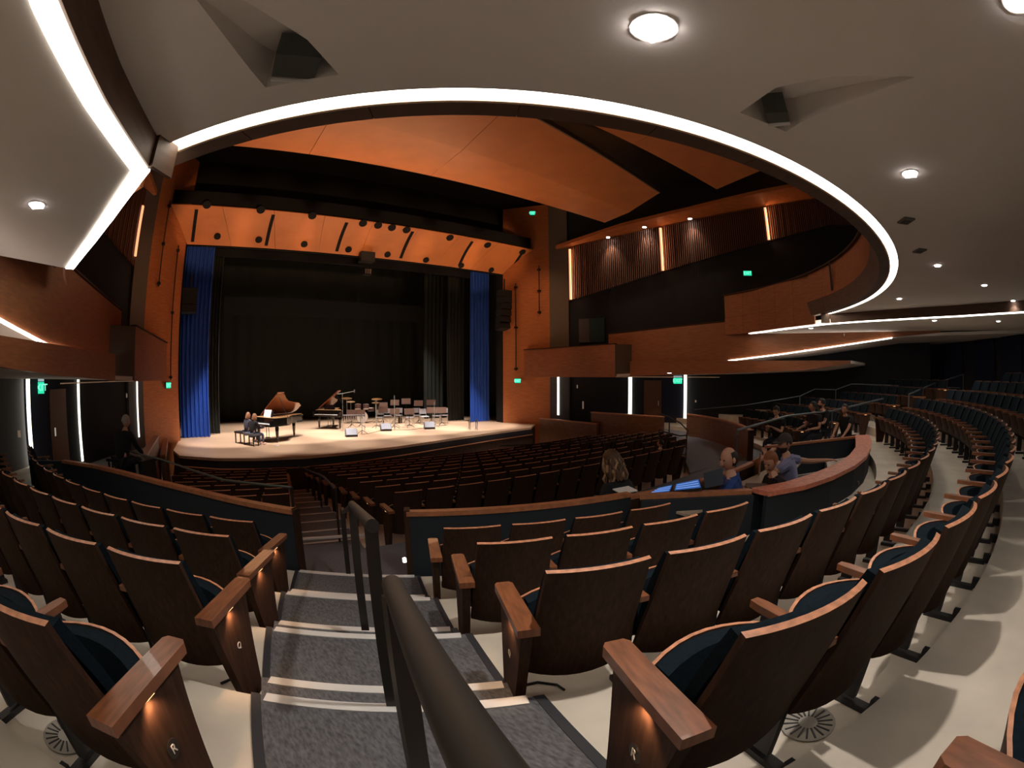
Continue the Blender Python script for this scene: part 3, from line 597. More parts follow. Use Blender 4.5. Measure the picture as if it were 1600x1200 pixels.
# =================================================================== PARAPETS, BOOTH, SIDE WALLS
def parapet(name, label, plan, z0, z1, th, capw, sgn=1, outm=None, capm=None, inner=None, capth=.05):
    t = thing(name, label, 'low wall')
    mb = MB(); mb.wall(plan, z0, z1 - capth, th * sgn); mb.build('wall_body', outm or navywall, t)
    P = [Vector(p) for p in plan]; mb = MB(); Q = []
    for i, p in enumerate(P):
        d = (P[min(i + 1, len(P) - 1)] - P[max(i - 1, 0)]).normalized(); nn = Vector((-d.y, d.x)) * sgn; Q.append((p - nn * (capw - th) / 2, p + nn * (capw + th) / 2))
    zt = z1 if isinstance(z1, list) else [z1] * len(P)
    mb.grid(lambda u, v: (*Q[round(u * (len(Q) - 1))][0].lerp(Q[round(u * (len(Q) - 1))][1], v), zt[round(u * (len(Q) - 1))]), len(Q) - 1, 1, capth, lambda u, v: (0, 0, -1)); mb.build('cap', capm or capwood, t)
    if inner:
        mb = MB(); mb.wall([tuple(Q[i][1] * .35 + P[i] * .65 + (Q[i][1] - P[i]).normalized() * th * .75) for i in range(len(P))], z0, z1 - capth, .02 * sgn); mb.build('inner_lining', inner, t)
    return t
pr1 = parapet('parapet', 'dark curved parapet with orange wood cap directly before the right seats', arcpts(10.28, R_(-28.4), R_(-13.9), 20), -.16, .69, .08, .10, 1)
e = arcpts(10.28, R_(-28.55), R_(-28.4), 1)
MB().prism([(*e[0], -.16), (*(Vector(e[0]) * .985), -.16), (*(Vector(e[0]) * .985), .7), (*e[0], .7)], (.05, -.03, 0)).build('end_panel', walnut, pr1)
q = pol(10.2, R_(-28.7), .12); MB().box(q, (.03, .03, .05)).build('step_light', mat('step_light', (1, 1, 1), .5, emit=(1, .9, .8), es=6), pr1)
lp = [(-5.97, -8.46), (-6.44, -7.92), (-7.08, -7.1), (-7.75, -6.3), (-8.3, -5.65), (-8.95, -5.0), (-9.75, -4.45)]
pr2 = parapet('parapet', 'dark curved parapet with orange wood cap before the left seats', lp, -.16, .69, .08, .11, -1)
MB().box((-5.93, -8.42, .26), (.06, .1, .86), Matrix.Rotation(-.9, 3, 'Z')).build('end_panel', walnut, pr2)
MB().wall([(-9.75, -4.45), (-10.6, -4.3)], -.16, .67, -.08).build('rear_leg', navywall, pr2)
# mixing booth
bw = [(-2.5, -10.14), (-1.95, -10.62), (-1.46, -11.12)]
bt = thing('mixing_booth', 'sound mixing booth with wide curved wooden ledge around the seated crew', 'booth')
mb = MB(); mb.wall(bw, -.1, .64, -.08); mb.build('side_wall', navywall, bt)
mb = MB(); mb.grid(lambda u, v: (*Vector(bw[round(u * 2)]).lerp(Vector(bw[round(u * 2)]) + Vector((.09, .08)), v), .69), 2, 1, .05, lambda u, v: (0, 0, -1)); mb.build('side_cap', capwood, bt)
OUT = [Vector(p) for p in [(-1.47, -11.36), (-.9, -11.66), (-.13, -11.87), (.9, -12.02), (1.9, -12.05), (2.98, -11.96), (4.1, -11.80), (5.2, -11.56)]]
INN = [Vector(p) for p in [(-1.38, -11.08), (-.85, -11.33), (-.05, -11.53), (.9, -11.68), (1.9, -11.70), (2.95, -11.62), (4.0, -11.42), (4.95, -11.22)]]
mb = MB(); mb.grid(lambda u, v: (*OUT[round(u * 7)].lerp(INN[round(u * 7)], v), .70), 7, 1, .06, lambda u, v: (0, 0, -1)); mb.build('ledge', boothcap, bt)
mb = MB(); mb.wall([tuple(p + Vector((0, .02))) for p in OUT], 0, .645, .07); mb.build('rear_wall', navywall, bt)
mb = MB(); mb.wall([tuple(p) for p in INN], 0, .645, -.03); mb.build('inner_wall', navywall, bt)
EW = [(5.15, -11.35), (3.7, -10.5), (2.3, -9.75)]
mb = MB(); mb.wall(EW, -.1, .64, .08); mb.build('end_wall', navywall, bt)
mb = MB(); mb.wall(EW, .645, .69, .10); mb.build('end_cap', capwood, bt)
FW_ = arcpts(10.28, R_(-13.9), R_(13.5), 20)
mb = MB(); mb.wall(FW_, -.16, .6, .08); mb.build('front_wall', walnut, bt)
mb = MB(); mb.wall(FW_, .605, .65, .10); mb.build('front_cap', capwood, bt)
mb = MB(); mb.prism([(*p, .02) for p in arcpts(10.25, R_(-12.5), R_(12.8), 10)] + [(4.6, -11.2, .02), (1.9, -11.62, .02), (-.1, -11.48, .02), (-1.35, -11.05, .02)], (0, 0, -.1)); mb.build('platform', carpet2, bt)
q = onz(1330, 787, .25); q = O + (q - O) * .93; MB().box((1.0, -12.08, .4), (.12, .03, .05)).build('cup_light', metal_b, bt)
# curved wood wall on the far side of the cross aisle
fw = [(p[0], p[1]) for p in arcpts(9.6, R_(31), R_(66), 14)]
rw = parapet('parapet', 'curved wood panelled parapet with orange cap beyond the booth crew', fw, -.16, .66, .08, .12, -1, outm=brownwall)
mb = MB(); mb.box((pol(9.65, R_(31)).x, pol(9.65, R_(31)).y, .24), (.07, .16, .84), Matrix.Rotation(R_(31), 3, 'Z')); mb.build('end_panel', walnut, rw)
for s in (-1, 1):
    who = 'piano side' if s < 0 else 'far side'
    t = parapet('low_wall', 'low wood panelled side wall next to the stage corner, %s' % who, [(s * 7.85, -.15), (s * 7.95, 3.5)], -1.5, .12, .12, .17, -s, outm=brownwall)
    t = parapet('low_wall', 'taller low wood side wall beside the side aisle, %s' % who, [(s * 8.1, -3.25), (s * 8.05, .35)], -1.5, .56, .12, .18, -s, outm=brownwall)
# dark side floor slabs by the doors
for s in (-1, 1):
    mb = MB(); mb.prism([(s * 8.25, 3.6, -.17), (s * 9.1, 3.4, -.17), (s * 10.6, .1, -.17), (s * 11.4, -2.3, -.17), (s * 12.2, -4.6, -.17), (s * 8.25, -4.6, -.17)], (0, 0, -.8)); struct('floor', mb, carpet2, label='carpeted side passage floor, %s' % ('piano side' if s < 0 else 'booth side'))

# =================================================================== SEATS
HB = .235
def back_pt(u, v, off=0.):
    wv = lerp(.256, .232, v); x = lerp(-wv, wv, u); c = 1 - (2 * u - 1) ** 2
    y = lerp(.20, 0, v ** 1.1) - .042 * c + off
    z = lerp(.245, .86, v) - (.035 * c * (1 - v)) + .006 * c * v
    return (x, y, z)
mb = MB(); mb.grid(lambda u, v: back_pt(u, v), 8, 6, .022, lambda u, v: (0, .95, .3), 0, 1); ME_BACK = mb.mesh('backrest', [walnut, walnut_lit_edge], True)
mb = MB(); mb.grid(lambda u, v: back_pt(.04 + .92 * u, .22 + .74 * v, .03 + .03 * sin(pi * v)), 8, 5, .045, lambda u, v: (0, .95, .25)); ME_BCUSH = mb.mesh('back_cushion', navyfab, True)
def pan_pt(u, v, off=0.):
    x = lerp(-.245, .245, u); c = 1 - (2 * u - 1) ** 2
    return (x, lerp(.24, .30, v) + .085 * c * v + off, lerp(.30, .60, v) + .012 * c * v)
mb = MB(); mb.grid(lambda u, v: pan_pt(u, v, .03), 8, 4, .016, lambda u, v: (0, 1, 0), 0, 1); ME_PAN = mb.mesh('seat_shell', [walnut, walnut_lit_edge], True)
mb = MB(); mb.grid(lambda u, v: pan_pt(.03 + .94 * u, .08 + .90 * v, -.06 + .02 * v), 8, 4, .085, lambda u, v: (0, 1, 0)); ME_SCUSH = mb.mesh('seat_cushion', navyfab, True)
mb = MB(); mb.prism([(-.305, .10, .595), (-.255, .10, .595), (-.255, .44, .60), (-.262, .49, .60), (-.298, .49, .60), (-.305, .44, .60)], (0, 0, .028)); ME_ARM = mb.mesh('armrest', armwood)
mb = MB(); mb.box((-.28, .25, .32), (.028, .10, .55)); mb.box((-.28, .2, .015), (.05, .24, .03)); mb.box((-.28, .06, .05), (.04, .09, .07)); ME_LEG = mb.mesh('standard', blk)
def endpanel(s):
    x = s * .30
    mb = MB(); mb.prism([(x - .025, .03, .565), (x - .025, .17, .0), (x - .025, .36, .0), (x - .025, .42, .565)], (.05, 0, 0)); p = mb.mesh('end_panel', walnut)
    mb = MB(); mb.prism([(x - .048, 0, .572), (x + .048, 0, .572), (x + .044, .46, .585), (x + .03, .48, .585), (x - .03, .48, .585), (x - .044, .46, .585)], (0, 0, .038)); a = mb.mesh('end_armrest', armwood)
    mb = MB(); mb.box((x + s * .030, .20, .568), (.010, .08, .005)); l = mb.mesh('aisle_lamp', mat('aisle_lamp', (1, .8, .5), .5, emit=(1, .55, .25), es=3))
    return p, a, l
EP = {-1: endpanel(-1), 1: endpanel(1)}
mb = MB(); mb.box((-.28, .2, .3), (.03, .1, .58)); mb.box((-.28, .25, .6), (.05, .34, .03)); ME_STD2 = mb.mesh('armrest', [armwood])
mb = MB()      # small distant seat: one mesh, several materials
mb.grid(lambda u, v: back_pt(u, v), 4, 2, .022, lambda u, v: (0, .95, .3), 0, 1)
mb.grid(lambda u, v: back_pt(.04 + .92 * u, .22 + .74 * v, .03), 4, 2, .05, lambda u, v: (0, .95, .25), 2, 2)
mb.grid(lambda u, v: pan_pt(u, v, .03), 4, 1, .02, lambda u, v: (0, 1, 0), 0, 1)
mb.grid(lambda u, v: pan_pt(.03 + .94 * u, .08 + .90 * v, -.06), 4, 1, .08, lambda u, v: (0, 1, 0), 2, 2)
mb.box((-.28, .29, .60), (.05, .36, .03), None, 3); mb.box((-.28, .25, .3), (.03, .1, .58), None, 4)
FARV, FARF, FARM = mb.v, mb.f, mb.m
FARMATS = [walnut, walnut_lit_edge, navyfab, armwood, blk]
ME_FAR = mb.mesh('far_seat', FARMATS, True)
platem = mat('letter_plate', (.62, .6, .56), .4)
LETTER = {}
def frame_xy(p):
    d = Vector(p) - O; x, y, z = d.dot(RT), d.dot(UP), d.dot(FW); rho = hypot(x, y); th = atan2(rho, z); r = 2 * F * sin(th / 2); return 800 + r * x / rho, 600 - r * y / rho, th
def visible(p, m=70):
    u, v, th = frame_xy((p[0], p[1], p[2] + .6)); return -m < u < 1600 + m and -m < v < 1200 + m * 2.5 and th < 1.56
NSEAT = [0]
def seat(loc, rz, label, group, lod, end=0, letter=None, sc=1., near_lamp=False, arm=True, openr=False):
    NSEAT[0] += 1
    t = link('theatre_seat', ME_FAR if lod == 3 else None, None, loc, rz); tag(t, label, 'seat', group)
    if sc != 1.: t.scale = (sc, sc, .985)
    if lod < 3:
        link('backrest', ME_BACK, t); link('back_cushion', ME_BCUSH, t)
        link('seat_shell', ME_PAN, t); link('seat_cushion', ME_SCUSH, t)
        if end != -1: link('armrest', ME_ARM, t); link('standard', ME_LEG, t)
    if end:
        p, a, l = EP[end]; ep = link('end_panel', p, t); link('end_armrest', a, t); link('aisle_lamp', l, ep)
        if letter:
            if letter not in LETTER: LETTER[letter] = textmesh(letter, .05, platem)
            x = end * .30
            if letter == 'R':
                pm = MB(); pm.lathe([(.036, 0), (.036, .002)], (0, 0, 0), 20, Matrix.Rotation(pi / 2, 3, 'Y')); 
                o = pm.build('letter_plate', metal_b, ep); o.location = (x + end * .026, .22, .36)
            o = link('row_letter', LETTER[letter], ep, (x + end * .0305, .22, .36)); o.rotation_euler = (pi / 2, 0, end * pi / 2)
            o['label'] = 'pale row letter %s' % letter
    return t
def endlight(r, a, z, s, pw=.35):
    pw *= 8
    # the real aisle lamp tucked under the end armrest
    T = pol(r, a, z); M = Matrix.Rotation(a, 4, 'Z'); p = T + (M @ Vector((s * .345, .20, .565)))
    tg = T + (M @ Vector((s * .325, .22, .25))); spot('aisle_lamp_beam', p, tg, pw, R_(120), (1, .58, .30), .7, .015)
W = .56
ROWN = ['first', 'second', 'third', 'fourth', 'fifth', 'sixth', 'seventh', 'eighth']
aR = {1: -.4651, 2: -.4540, 3: -.4446, 4: -.4357, 5: -.4270, 6: -.40, 7: -.40}
nR = {1: 4, 2: 4, 3: 22, 4: 24, 5: 25, 6: 26, 7: 27}
for row in range(1, 8):
    r = RB1 + (row - 1) * DR
    for i in range(nR[row]):
        a = aR[row] + (i * W + HB) / r; P = pol(r, a, fz(row))
        if not visible(P, 160) and not (row == 5 and i < 2): continue
        last = (row >= 3 and i == nR[row] - 1); lod = 1 if hypot(P.x - CX, P.y - CY) < 13 else 2
        end = -1 if i == 0 else (1 if last else 0)
        seat(P, a, 'walnut theatre seat, %s from the foreground stairs in the %s row right of them' % (ORD[i], ROWN[row - 1]), 'theatre seats of the centre terrace', lod, end, {3: 'Q', 4: 'R'}.get(row) if i == 0 else None)
        if i == 0 and row in (3, 4): endlight(r, a, fz(row), -1, .5)
        if last: endlight(r, a, fz(row), 1, .3); tt = pol(r, a, fz(row))
aL = {1: -.6087, 2: -.5804, 3: -.5576, 4: -.5415, 5: -.527}
for row in range(1, 6):
    r = RB1 + (row - 1) * DR
    for i in range(13):
        a = aL[row] - (i * W + HB) / r; P = pol(r, a, fz(row))
        if a < R_(-70) or not visible(P, 120): continue
        seat(P, a, 'walnut theatre seat, %s from the foreground stairs in the %s row left of them' % (ORD[i], ROWN[row - 1]), 'theatre seats of the left terrace', 1, 1 if i == 0 else 0, {3: 'Q', 4: 'R'}.get(row) if i == 0 else None)
        if i == 0 and row <= 4: endlight(r, a, fz(row), 1, .5)
for row in range(1, 7):
    r = RB1 + (row - 1) * DR
    for i in range(9 if row < 4 else 7):
        a = RAISLE[1] + R_(1.3) + (i * W + HB) / r; P = pol(r, a, fz(row))
        if not visible(P): continue
        seat(P, a, 'dim theatre seat, %s from the far handrails in the %s row beyond the booth' % (ORD[i], ROWN[row - 1]), 'dim seats beyond the booth', 3, -1 if i == 0 else 0)
# lower stalls
SCL = .857; WL = .48
XLEFT = [(-7.7, -5.9), (-7.2, -6.45), (-6.1, -7.0), (-5.0, -7.5), (-3.7, -7.75), (3, -7.75)]
def xleft(y):
    for (y0, x0), (y1, x1) in zip(XLEFT, XLEFT[1:]):
        if y <= y1: return lerp(x0, x1, (y - y0) / (y1 - y0))
    return -7.75
stuffV, stuffF, stuffM = [], [], []
for k in range(1, NLOW + 1):
    R = lowr(k); z = -.30 - DZL * (k - 1); zfl = z
    rowlab = ORD[k - 1]
    a0 = -.083
    for i in range(14):
        a = a0 + (i * WL + .2) / R; P = Vector((R * sin(a), YC - R * cos(a), z))
        end = -1 if i == 0 else (1 if i == 13 else 0)
        o = seat(P, a, 'dark stalls seat, %s from the stairs, %s row ahead of the cross aisle' % (ORD[i], rowlab), 'theatre seats of the lower centre block', 2 if k <= 2 else 3, end, None, SCL)
        if i == 13 and k in (1, 4, 5, 6, 9): point('aisle_lamp_glow', P + Vector((.36, .22, .47)), .12, (1, .55, .28), .02)
    y = lowp(-6, R); n = 0
    xe = lx(y, -1) - .28
    while True:
        x = xe - n * WL
        if x - .2 < xleft(y): break
        a = math.asin(x / R); P = Vector((x, YC - R * cos(a), z))
        seat(P, a, 'stalls seat left of the stairs, %s out, %s row ahead of cross aisle' % (ORD[n], rowlab), 'theatre seats of the lower left block', 2 if k == 1 else 3, 1 if n == 0 else 0, None, SCL); n += 1
    # distant right block
    for i in range(10):
        x = 3.25 + .48 * i
        if x > min(7.5, 3.3 + (lowp(5, R) + 7.2) * 1.35): break
        a = math.asin(x / R); P = Vector((x, YC - R * cos(a), z)); M = Matrix.Rotation(a, 3, 'Z'); b = len(stuffV)
        stuffV += [tuple(P + M @ Vector((v[0] * SCL, v[1] * SCL, v[2]))) for v in FARV]; stuffF += [tuple(b + q for q in f) for f in FARF]; stuffM += FARM
mb = MB(); mb.v, mb.f, mb.m = stuffV, stuffF, stuffM
tag(mb.build('distant_seats', FARMATS), 'block of distant dark stalls seats before the low side walls', 'seats', None, 'stuff')

# =================================================================== HANDRAILS
def rail(label, pts, posts, r=.022, rp=.02, m=metal_b, topm=railtop, cat='handrail', name='handrail', base=None):
    t = thing(name, label, cat)
    MB().tube(pts, r, 10).build('rail', topm, t, True)
    for top, zb in posts: MB().tube([(top[0], top[1], top[2]), (top[0], top[1], zb)], rp, 8).build('post', m, t, True)
    return t
ra, rb = along(612, 912, 1.28), along(768, 1215, .37)
dirv = (rb - ra); rc = ra + dirv * 1.7
t = thing('handrail', 'thick bronze handrail in the immediate foreground running past the camera', 'handrail')
MB().tube([ra - dirv * .01, ra, ra + dirv * .02, rc], [.012, .024, .027, .027], 16).build('rail', railtop, t, True)
pb = ra + dirv * .12
MB().box((pb.x - .0, pb.y, (pb.z + .67) / 2), (.06, .03, pb.z - .67 - .02)).build('post', metal_b, t)
MB().box((rc.x, rc.y, (rc.z + .9) / 2), (.045, .02, rc.z - .9)).build('post', metal_b, t)
MB().box((pb.x, pb.y - .05, .69), (.07, .06, .05)).build('base_sleeve', mat('teal_tape', (.01, .09, .16), .6), t)
p0, p1, p2 = Vector((-5.50, -8.80, .74)), Vector((-6.05, -10.74, 1.31)), Vector((-6.36, -11.84, 1.54))
t = thing('handrail', 'bronze handrail seen end-on at the middle of the stairs', 'handrail')
MB().tube([p1 + (p1 - p2) * .05, p1, p2, p2 + (p2 - p1) * .05], .026, 12).build('rail', railtop, t, True)
MB().tube([p1, p0 + Vector((-.06, -.2, .02)), p0, p0 + Vector((0, 0, -.1))], .019, 8).build('lower_rail', metal_b, t, True)
for p, zb in ((p0, 0.), (p1, .45), (p2, .67)): MB().box((p.x, p.y, (p.z + zb) / 2), (.05, .018, p.z - zb), Matrix.Rotation(R_(-28), 3, 'Z')).build('post', metal_b, t)
l0 = [Vector((-4.99, -6.93, .50)), Vector((-4.60, -4.95, .27)), Vector((-4.34, -3.67, .06)), Vector((-4.20, -2.63, -.1)), Vector((-3.78, 1.0, -.57))]
rail('bronze handrail on posts leading down the lower stairs', l0, [(l0[0], -.3), (l0[2], -.65), (l0[3], -.75), (l0[4], -1.2)], .022, .018)
lr = [Vector(p) for p in [(-5.78, -7.62, .74), (-6.6, -6.94, .75), (-7.04, -6.1, .75), (-7.6, -5.0, .75), (-8.1, -4.3, .75), (-8.48, -3.7, .75)]]
rail('long thin green-grey handrail curving behind the left stalls block', lr, [(lr[0], -.3), (lr[3], -.3)], .016, .02, topm=mat('green_grey_rail', (.10, .12, .10), .4, metal=.3))
rr = [online(780, 697, (2.8, 0), (2.8, -5)), online(860, 693, (2.8, 0), (2.8, -5)), online(945, 690, (2.8, 0), (2.8, -5)), online(1010, 687, (2.8, 0), (2.8, -5)), online(1056, 684, (2.8, 0), (2.8, -5))]
rail('thin dark handrail along the far stalls aisle', rr, [(p, p.z - .85) for p in rr[1:]], .018, .016)
# curved loop rail at the far cross aisle
def railpx(label, px, dist, posts, r=.018, m=metal_b):
    P = [along(u, v, dd) for (u, v), dd in zip(px, dist)]
    return rail(label, P, [(P[i], zb) for i, zb in posts], r, r * .9, m, m)
railpx('dark looped guard rail at the far end of the cross aisle', [(1026, 645), (1046, 652), (1063, 661), (1075, 673), (1073, 680), (1062, 681), (1046, 677), (1030, 672)], [14.4, 13.9, 13.5, 13.2, 13.1, 13.3, 13.6, 14], [(1, -.3), (4, -.3), (7, -.4)], .02)
railpx('dark lower looped rail beside the last stalls seats', [(1046, 688), (1060, 690), (1073, 700), (1071, 710), (1060, 713)], [12.6, 12.4, 12.2, 12.1, 12.2], [(1, -.3), (3, -.3)], .02)
railpx('long sloping dark handrail in front of the seated crew beyond the booth', [(1152, 680), (1152, 672), (1230, 650), (1300, 642), (1380, 623)], [9.9, 9.9, 11.6, 13.2, 15.5], [(1, 0), (3, .3)], .025, mat('dim_blue_rail', (.12, .14, .16), .35, metal=.4))
railpx('upper sloping handrail segment toward the rear wall', [(1420, 616), (1458, 600), (1505, 585)], [15, 16.5, 18], [(0, .6), (2, 1.0)], .02, mat('dim_blue_rail', (.12, .14, .16), .35))
railpx('pale guard rail with a kink behind the far side seats', [(1085, 640), (1165, 633), (1250, 619), (1273, 608), (1306, 609), (1330, 600), (1420, 603), (1500, 606)], [17, 17, 17.5, 18, 18, 18.5, 18.5, 18.5], [(2, .3), (4, .5), (6, 1.0)], .015, mat('dim_blue_rail', (.12, .14, .16), .35))
t = thing('stage_handrail', 'pair of thin dark looped handrails at the stage edge steps', 'handrail')
for u in (735, 746):
    b0 = onz(u, 690, SZ - .5); x, y = b0.x, b0.y
    MB().tube([(x, y, -.75), (x, y, .12), (x + .05, y + .12, .2), (x + .16, y + .3, .2), (x + .2, y + .4, .12), (x + .2, y + .4, SZ)], .018, 8).build('rail_loop', metal_b, t, True)

# =================================================================== STAGE OBJECTS
def onstage(u, v): return onz(u, v, SZ)
def hz(p, u, v):   # height (world z) seen at pixel row v above plan point p
    D = ray(u, v); return O.z + D.z / hypot(D.x, D.y) * hypot(p.x - CX, p.y - CY)
def piano(loc, rz, label, L=2.5, lid=True):
    t = thing('grand_piano', label, 'piano', loc, rz)
    # local: keyboard at -Y side, tail toward +Y, bass (straight) side at -X
    Wd = .76
    def outline(k=0.):
        pts = [(-Wd + k, .12), (-Wd + k, L - .45)]
        pts += [(-Wd + .25 - .25 * cos(a) + k * cos(a), L - .42 + (.30 - k) * sin(a)) for a in [pi * .15 * i for i in range(1, 4)]]
        pts += [(-.22, L - .1 - k), (-.02 - k, L - .35), (.06 - k, L - .75), (.16 - k, L - 1.1), (.42 - k, L - 1.45), (.66 - k, L - 1.68), (Wd - k, L - 1.95), (Wd - k, .12)]
        return pts
    o = outline(); mb = MB(); mb.prism([(x, y, .64) for x, y in o], (0, 0, .32)); mb.build('case', pianob, t)
    mb = MB(); mb.prism([(x, y, .962) for x, y in outline(.05)], (0, 0, .01)); mb.build('gold_plate', pianoin, t)
    mb = MB(); mb.box((0, 0, .68), (1.52, .30, .08)); mb.box((-.73, 0, .78), (.07, .30, .2)); mb.box((.73, 0, .78), (.07, .30, .2)); mb.build('keybed', pianob, t)
    mb = MB(); mb.box((0, -.02, .735), (1.38, .2, .03)); kb = mb.build('keyboard', ivory, t)
    mb = MB()
    for i in range(36):
        if i % 7 not in (2, 6): mb.box((-.66 + i * .0375, .03, .757), (.02, .1, .02))
    mb.build('black_keys', blk, kb)
    mb = MB(); mb.box((0, .14, .9), (1.4, .03, .14)); mb.build('fallboard', pianob, t)
    mb = MB(); mb.box((0, .38, 1.10), (.62, .02, .26), Matrix.Rotation(-.3, 3, 'X')); mb.build('music_desk', pianob, t)
    for x, y in ((-.62, .3), (.62, .3), (-.42, L - .5)):
        mb = MB(); mb.lathe([(.055, .64), (.085, .58), (.075, .42), (.05, .12), (.055, .08), (.03, .05), (.03, 0)], (x, y, 0), 10); mb.build('leg', pianob, t, True)
    mb = MB(); mb.box((0, .3, .12), (.22, .12, .08)); mb.box((-.08, .3, .38), (.02, .02, .5)); mb.box((.08, .3, .38), (.02, .02, .5)); mb.box((0, .2, .08), (.16, .16, .015)); mb.build('pedal_lyre', pianob, t)
    # lid: hinged on the straight side, raised; front flap folded back
    M = Matrix.Rotation(R_(-38), 3, 'Y')
    def lidp(x, y, z=0): v = M @ Vector((x + Wd, 0, z)); return Vector((v.x - Wd, y, v.z + .985))
    body = [(x, y) for x, y in o if y > .5] ; body = [(-Wd, .55)] + [p for p in o[1:-2]] + [(Wd, L - 1.95 if L - 1.95 > .56 else .56), (Wd, .55)]
    up_ = (M @ Vector((0, 0, 1))) * .025
    mb = MB(); mb.prism([lidp(x, y) for x, y in body], up_); mb.build('lid', lidin, t)
    mb = MB(); mb.prism([lidp(x, y, .03) for x, y in ((-Wd, .58), (Wd, .58), (Wd, .95), (-Wd, .95))], up_); mb.build('front_lid_flap', lidin, t)
    q = lidp(.5, .8); mb = MB(); mb.tube([(.72, .85, .96), q], .012, 6); mb.build('lid_prop', blk, t)
    return t
def place(t, x, y, rz, sc=.83, z=SZ): t.location = (x, y, z); t.rotation_euler.z = rz; t.scale = (sc, sc, sc); return t
pa = piano((0, 0, 0), 0, 'black grand piano with raised reddish lid where the two pianists sit', 2.7); place(pa, -4.32, 4.40, R_(-60), .9)
MB().box((0, .33, 1.12), (.46, .01, .30), Matrix.Rotation(-.3, 3, 'X')).build('open_score', white, pa)
pb_ = piano((0, 0, 0), 0, 'smaller looking black grand piano beside the drum kit, keyboard toward stalls', 2.2); place(pb_, -.80, 7.65, R_(-42), .86)
def bench(x, y, rz, label, m=None):
    t = thing('piano_bench', label, 'bench', (x, y, SZ), rz); t.scale = (.85,) * 3
    MB().box((0, 0, .46), (.78, .34, .08)).build('seat', m or blk, t)
    for sx in (-1, 1):
        for sy in (-1, 1): MB().box((sx * .34, sy * .13, .21), (.04, .04, .42)).build('leg', blk, t)
    return t
bench(-5.12, 4.22, R_(-62), 'black piano bench under the farther long haired pianist'); bench(-4.86, 3.62, R_(-62), 'dark padded piano bench under the nearer pianist in jeans', greyplast)
# music stands
def mstand(x, y, rz, h, label, grp='music stands'):
    t = thing('music_stand', label, 'music stand', (x, y, SZ), rz, grp)
    MB().box((0, .04, h), (.46, .015, .28), Matrix.Rotation(-.25, 3, 'X')).build('desk', mat('stand_desk_brown', (.17, .10, .075), .35), t)
    MB().box((0, .0, h - .14), (.46, .06, .012)).build('lip', blk, t)
    MB().tube([(0, .05, h - .05), (0, .06, .1)], .012, 6).build('pole', blk, t)
    mb = MB()
    for k in range(3): mb.tube([(0, .06, .16), (.24 * cos(k * 2.09), .06 + .24 * sin(k * 2.09), .0)], .01, 5)
    mb.build('tripod', blk, t)
stands = [(599, 666, 640, 'in the near row, first right of the vibraphone'), (617, 667, 643, 'tilted, in the near row second from the vibraphone'), (640, 668, 643, 'in the near row holding white paper'), (674, 665, 641, 'in the near row fourth from the vibraphone'), (690, 665, 641, 'at the near row end by the masking legs'),
          (599, 659, 633, 'in the back row above the nearest one, lit bright'), (617, 660, 629, 'in the back row beside a thin microphone'), (635, 660, 627, 'tallest and brightest in the back row'), (654, 661, 630, 'in the back row, double height desk'), (674, 660, 629, 'darkest desk at the back row end'), (549, 668, 645, 'behind the left monitor wedge, wide desk'), (563, 668, 645, 'just right of the wide desk over the vibraphone')]
camdir = lambda p: atan2(p.y - CY, p.x - CX) - pi / 2
for k, (u, vf, vd, lab) in enumerate(stands):
    p = onstage(u, vf); h = hz(p, u, vd) - SZ
    mstand(p.x, p.y, camdir(p) + random.uniform(-.3, .3), max(h, .55), 'black music stand ' + lab)
# orchestra chairs
def ochair(x, y, rz, label, col):
    t = thing('stage_chair', label, 'chair', (x, y, SZ), rz, 'stage chairs'); t.scale = (.85,) * 3
    MB().box((0, 0, .45), (.44, .42, .04)).build('seat', col, t)
    MB().grid(lambda u, v: (lerp(-.21, .21, u), -.22 - .04 * sin(pi * u) - .06 * v, lerp(.58, .86, v)), 4, 2, .02, lambda u, v: (0, 1, 0)).build('backrest', col, t, True)
    for sx in (-1, 1):
        MB().tube([(sx * .2, -.2, 0), (sx * .2, -.2, .45), (sx * .2, -.28, .85)], .012, 6).build('leg', steel, t); MB().tube([(sx * .2, .2, 0), (sx * .2, .2, .44)], .012, 6).build('leg', steel, t)
cg = mat('chair_grey', (.30, .28, .28), .5)
for (u, v), lab in zip(((594, 664), (606, 661), (622, 660), (640, 664), (652, 660), (663, 662), (682, 661), (694, 660)), ('front near the vibraphone', 'second from the vibraphone', 'behind the tilted music stand', 'under the paper covered music stand', 'behind the double height stand', 'pale one between the near row stands', 'behind the near row end', 'at the far end by the masking leg')):
    p = onstage(u, v + 1); ochair(p.x, p.y, camdir(p) + pi + random.uniform(-.4, .4), 'grey stage chair %s' % lab, cg if u != 663 else mat('pale_chair', (.55, .55, .58), .5))
# monitor wedges
for (u, v), lab in (((549, 682), 'grey stage monitor wedge below the vibraphone, nearest the audience'), ((603, 673), 'grey stage monitor wedge in the middle of the stage'), ((671, 670), 'grey stage monitor wedge near the blue curtain side')):
    p = onstage(u, v); t = thing('stage_monitor', lab, 'loudspeaker', p, camdir(p) + R_(8)); t.scale = (.9,) * 3
    MB().prism([(-.26, -.2, 0), (-.26, .2, 0), (-.26, .2, .3), (-.26, .05, .33), (-.26, -.2, .08)], (.52, 0, 0)).build('cabinet', blk, t)
    MB().prism([(-.23, -.205, .09), (-.23, .045, .34), (-.23, .03, .35), (-.23, -.22, .1)], (.46, 0, 0)).build('grille', greyplast, t)
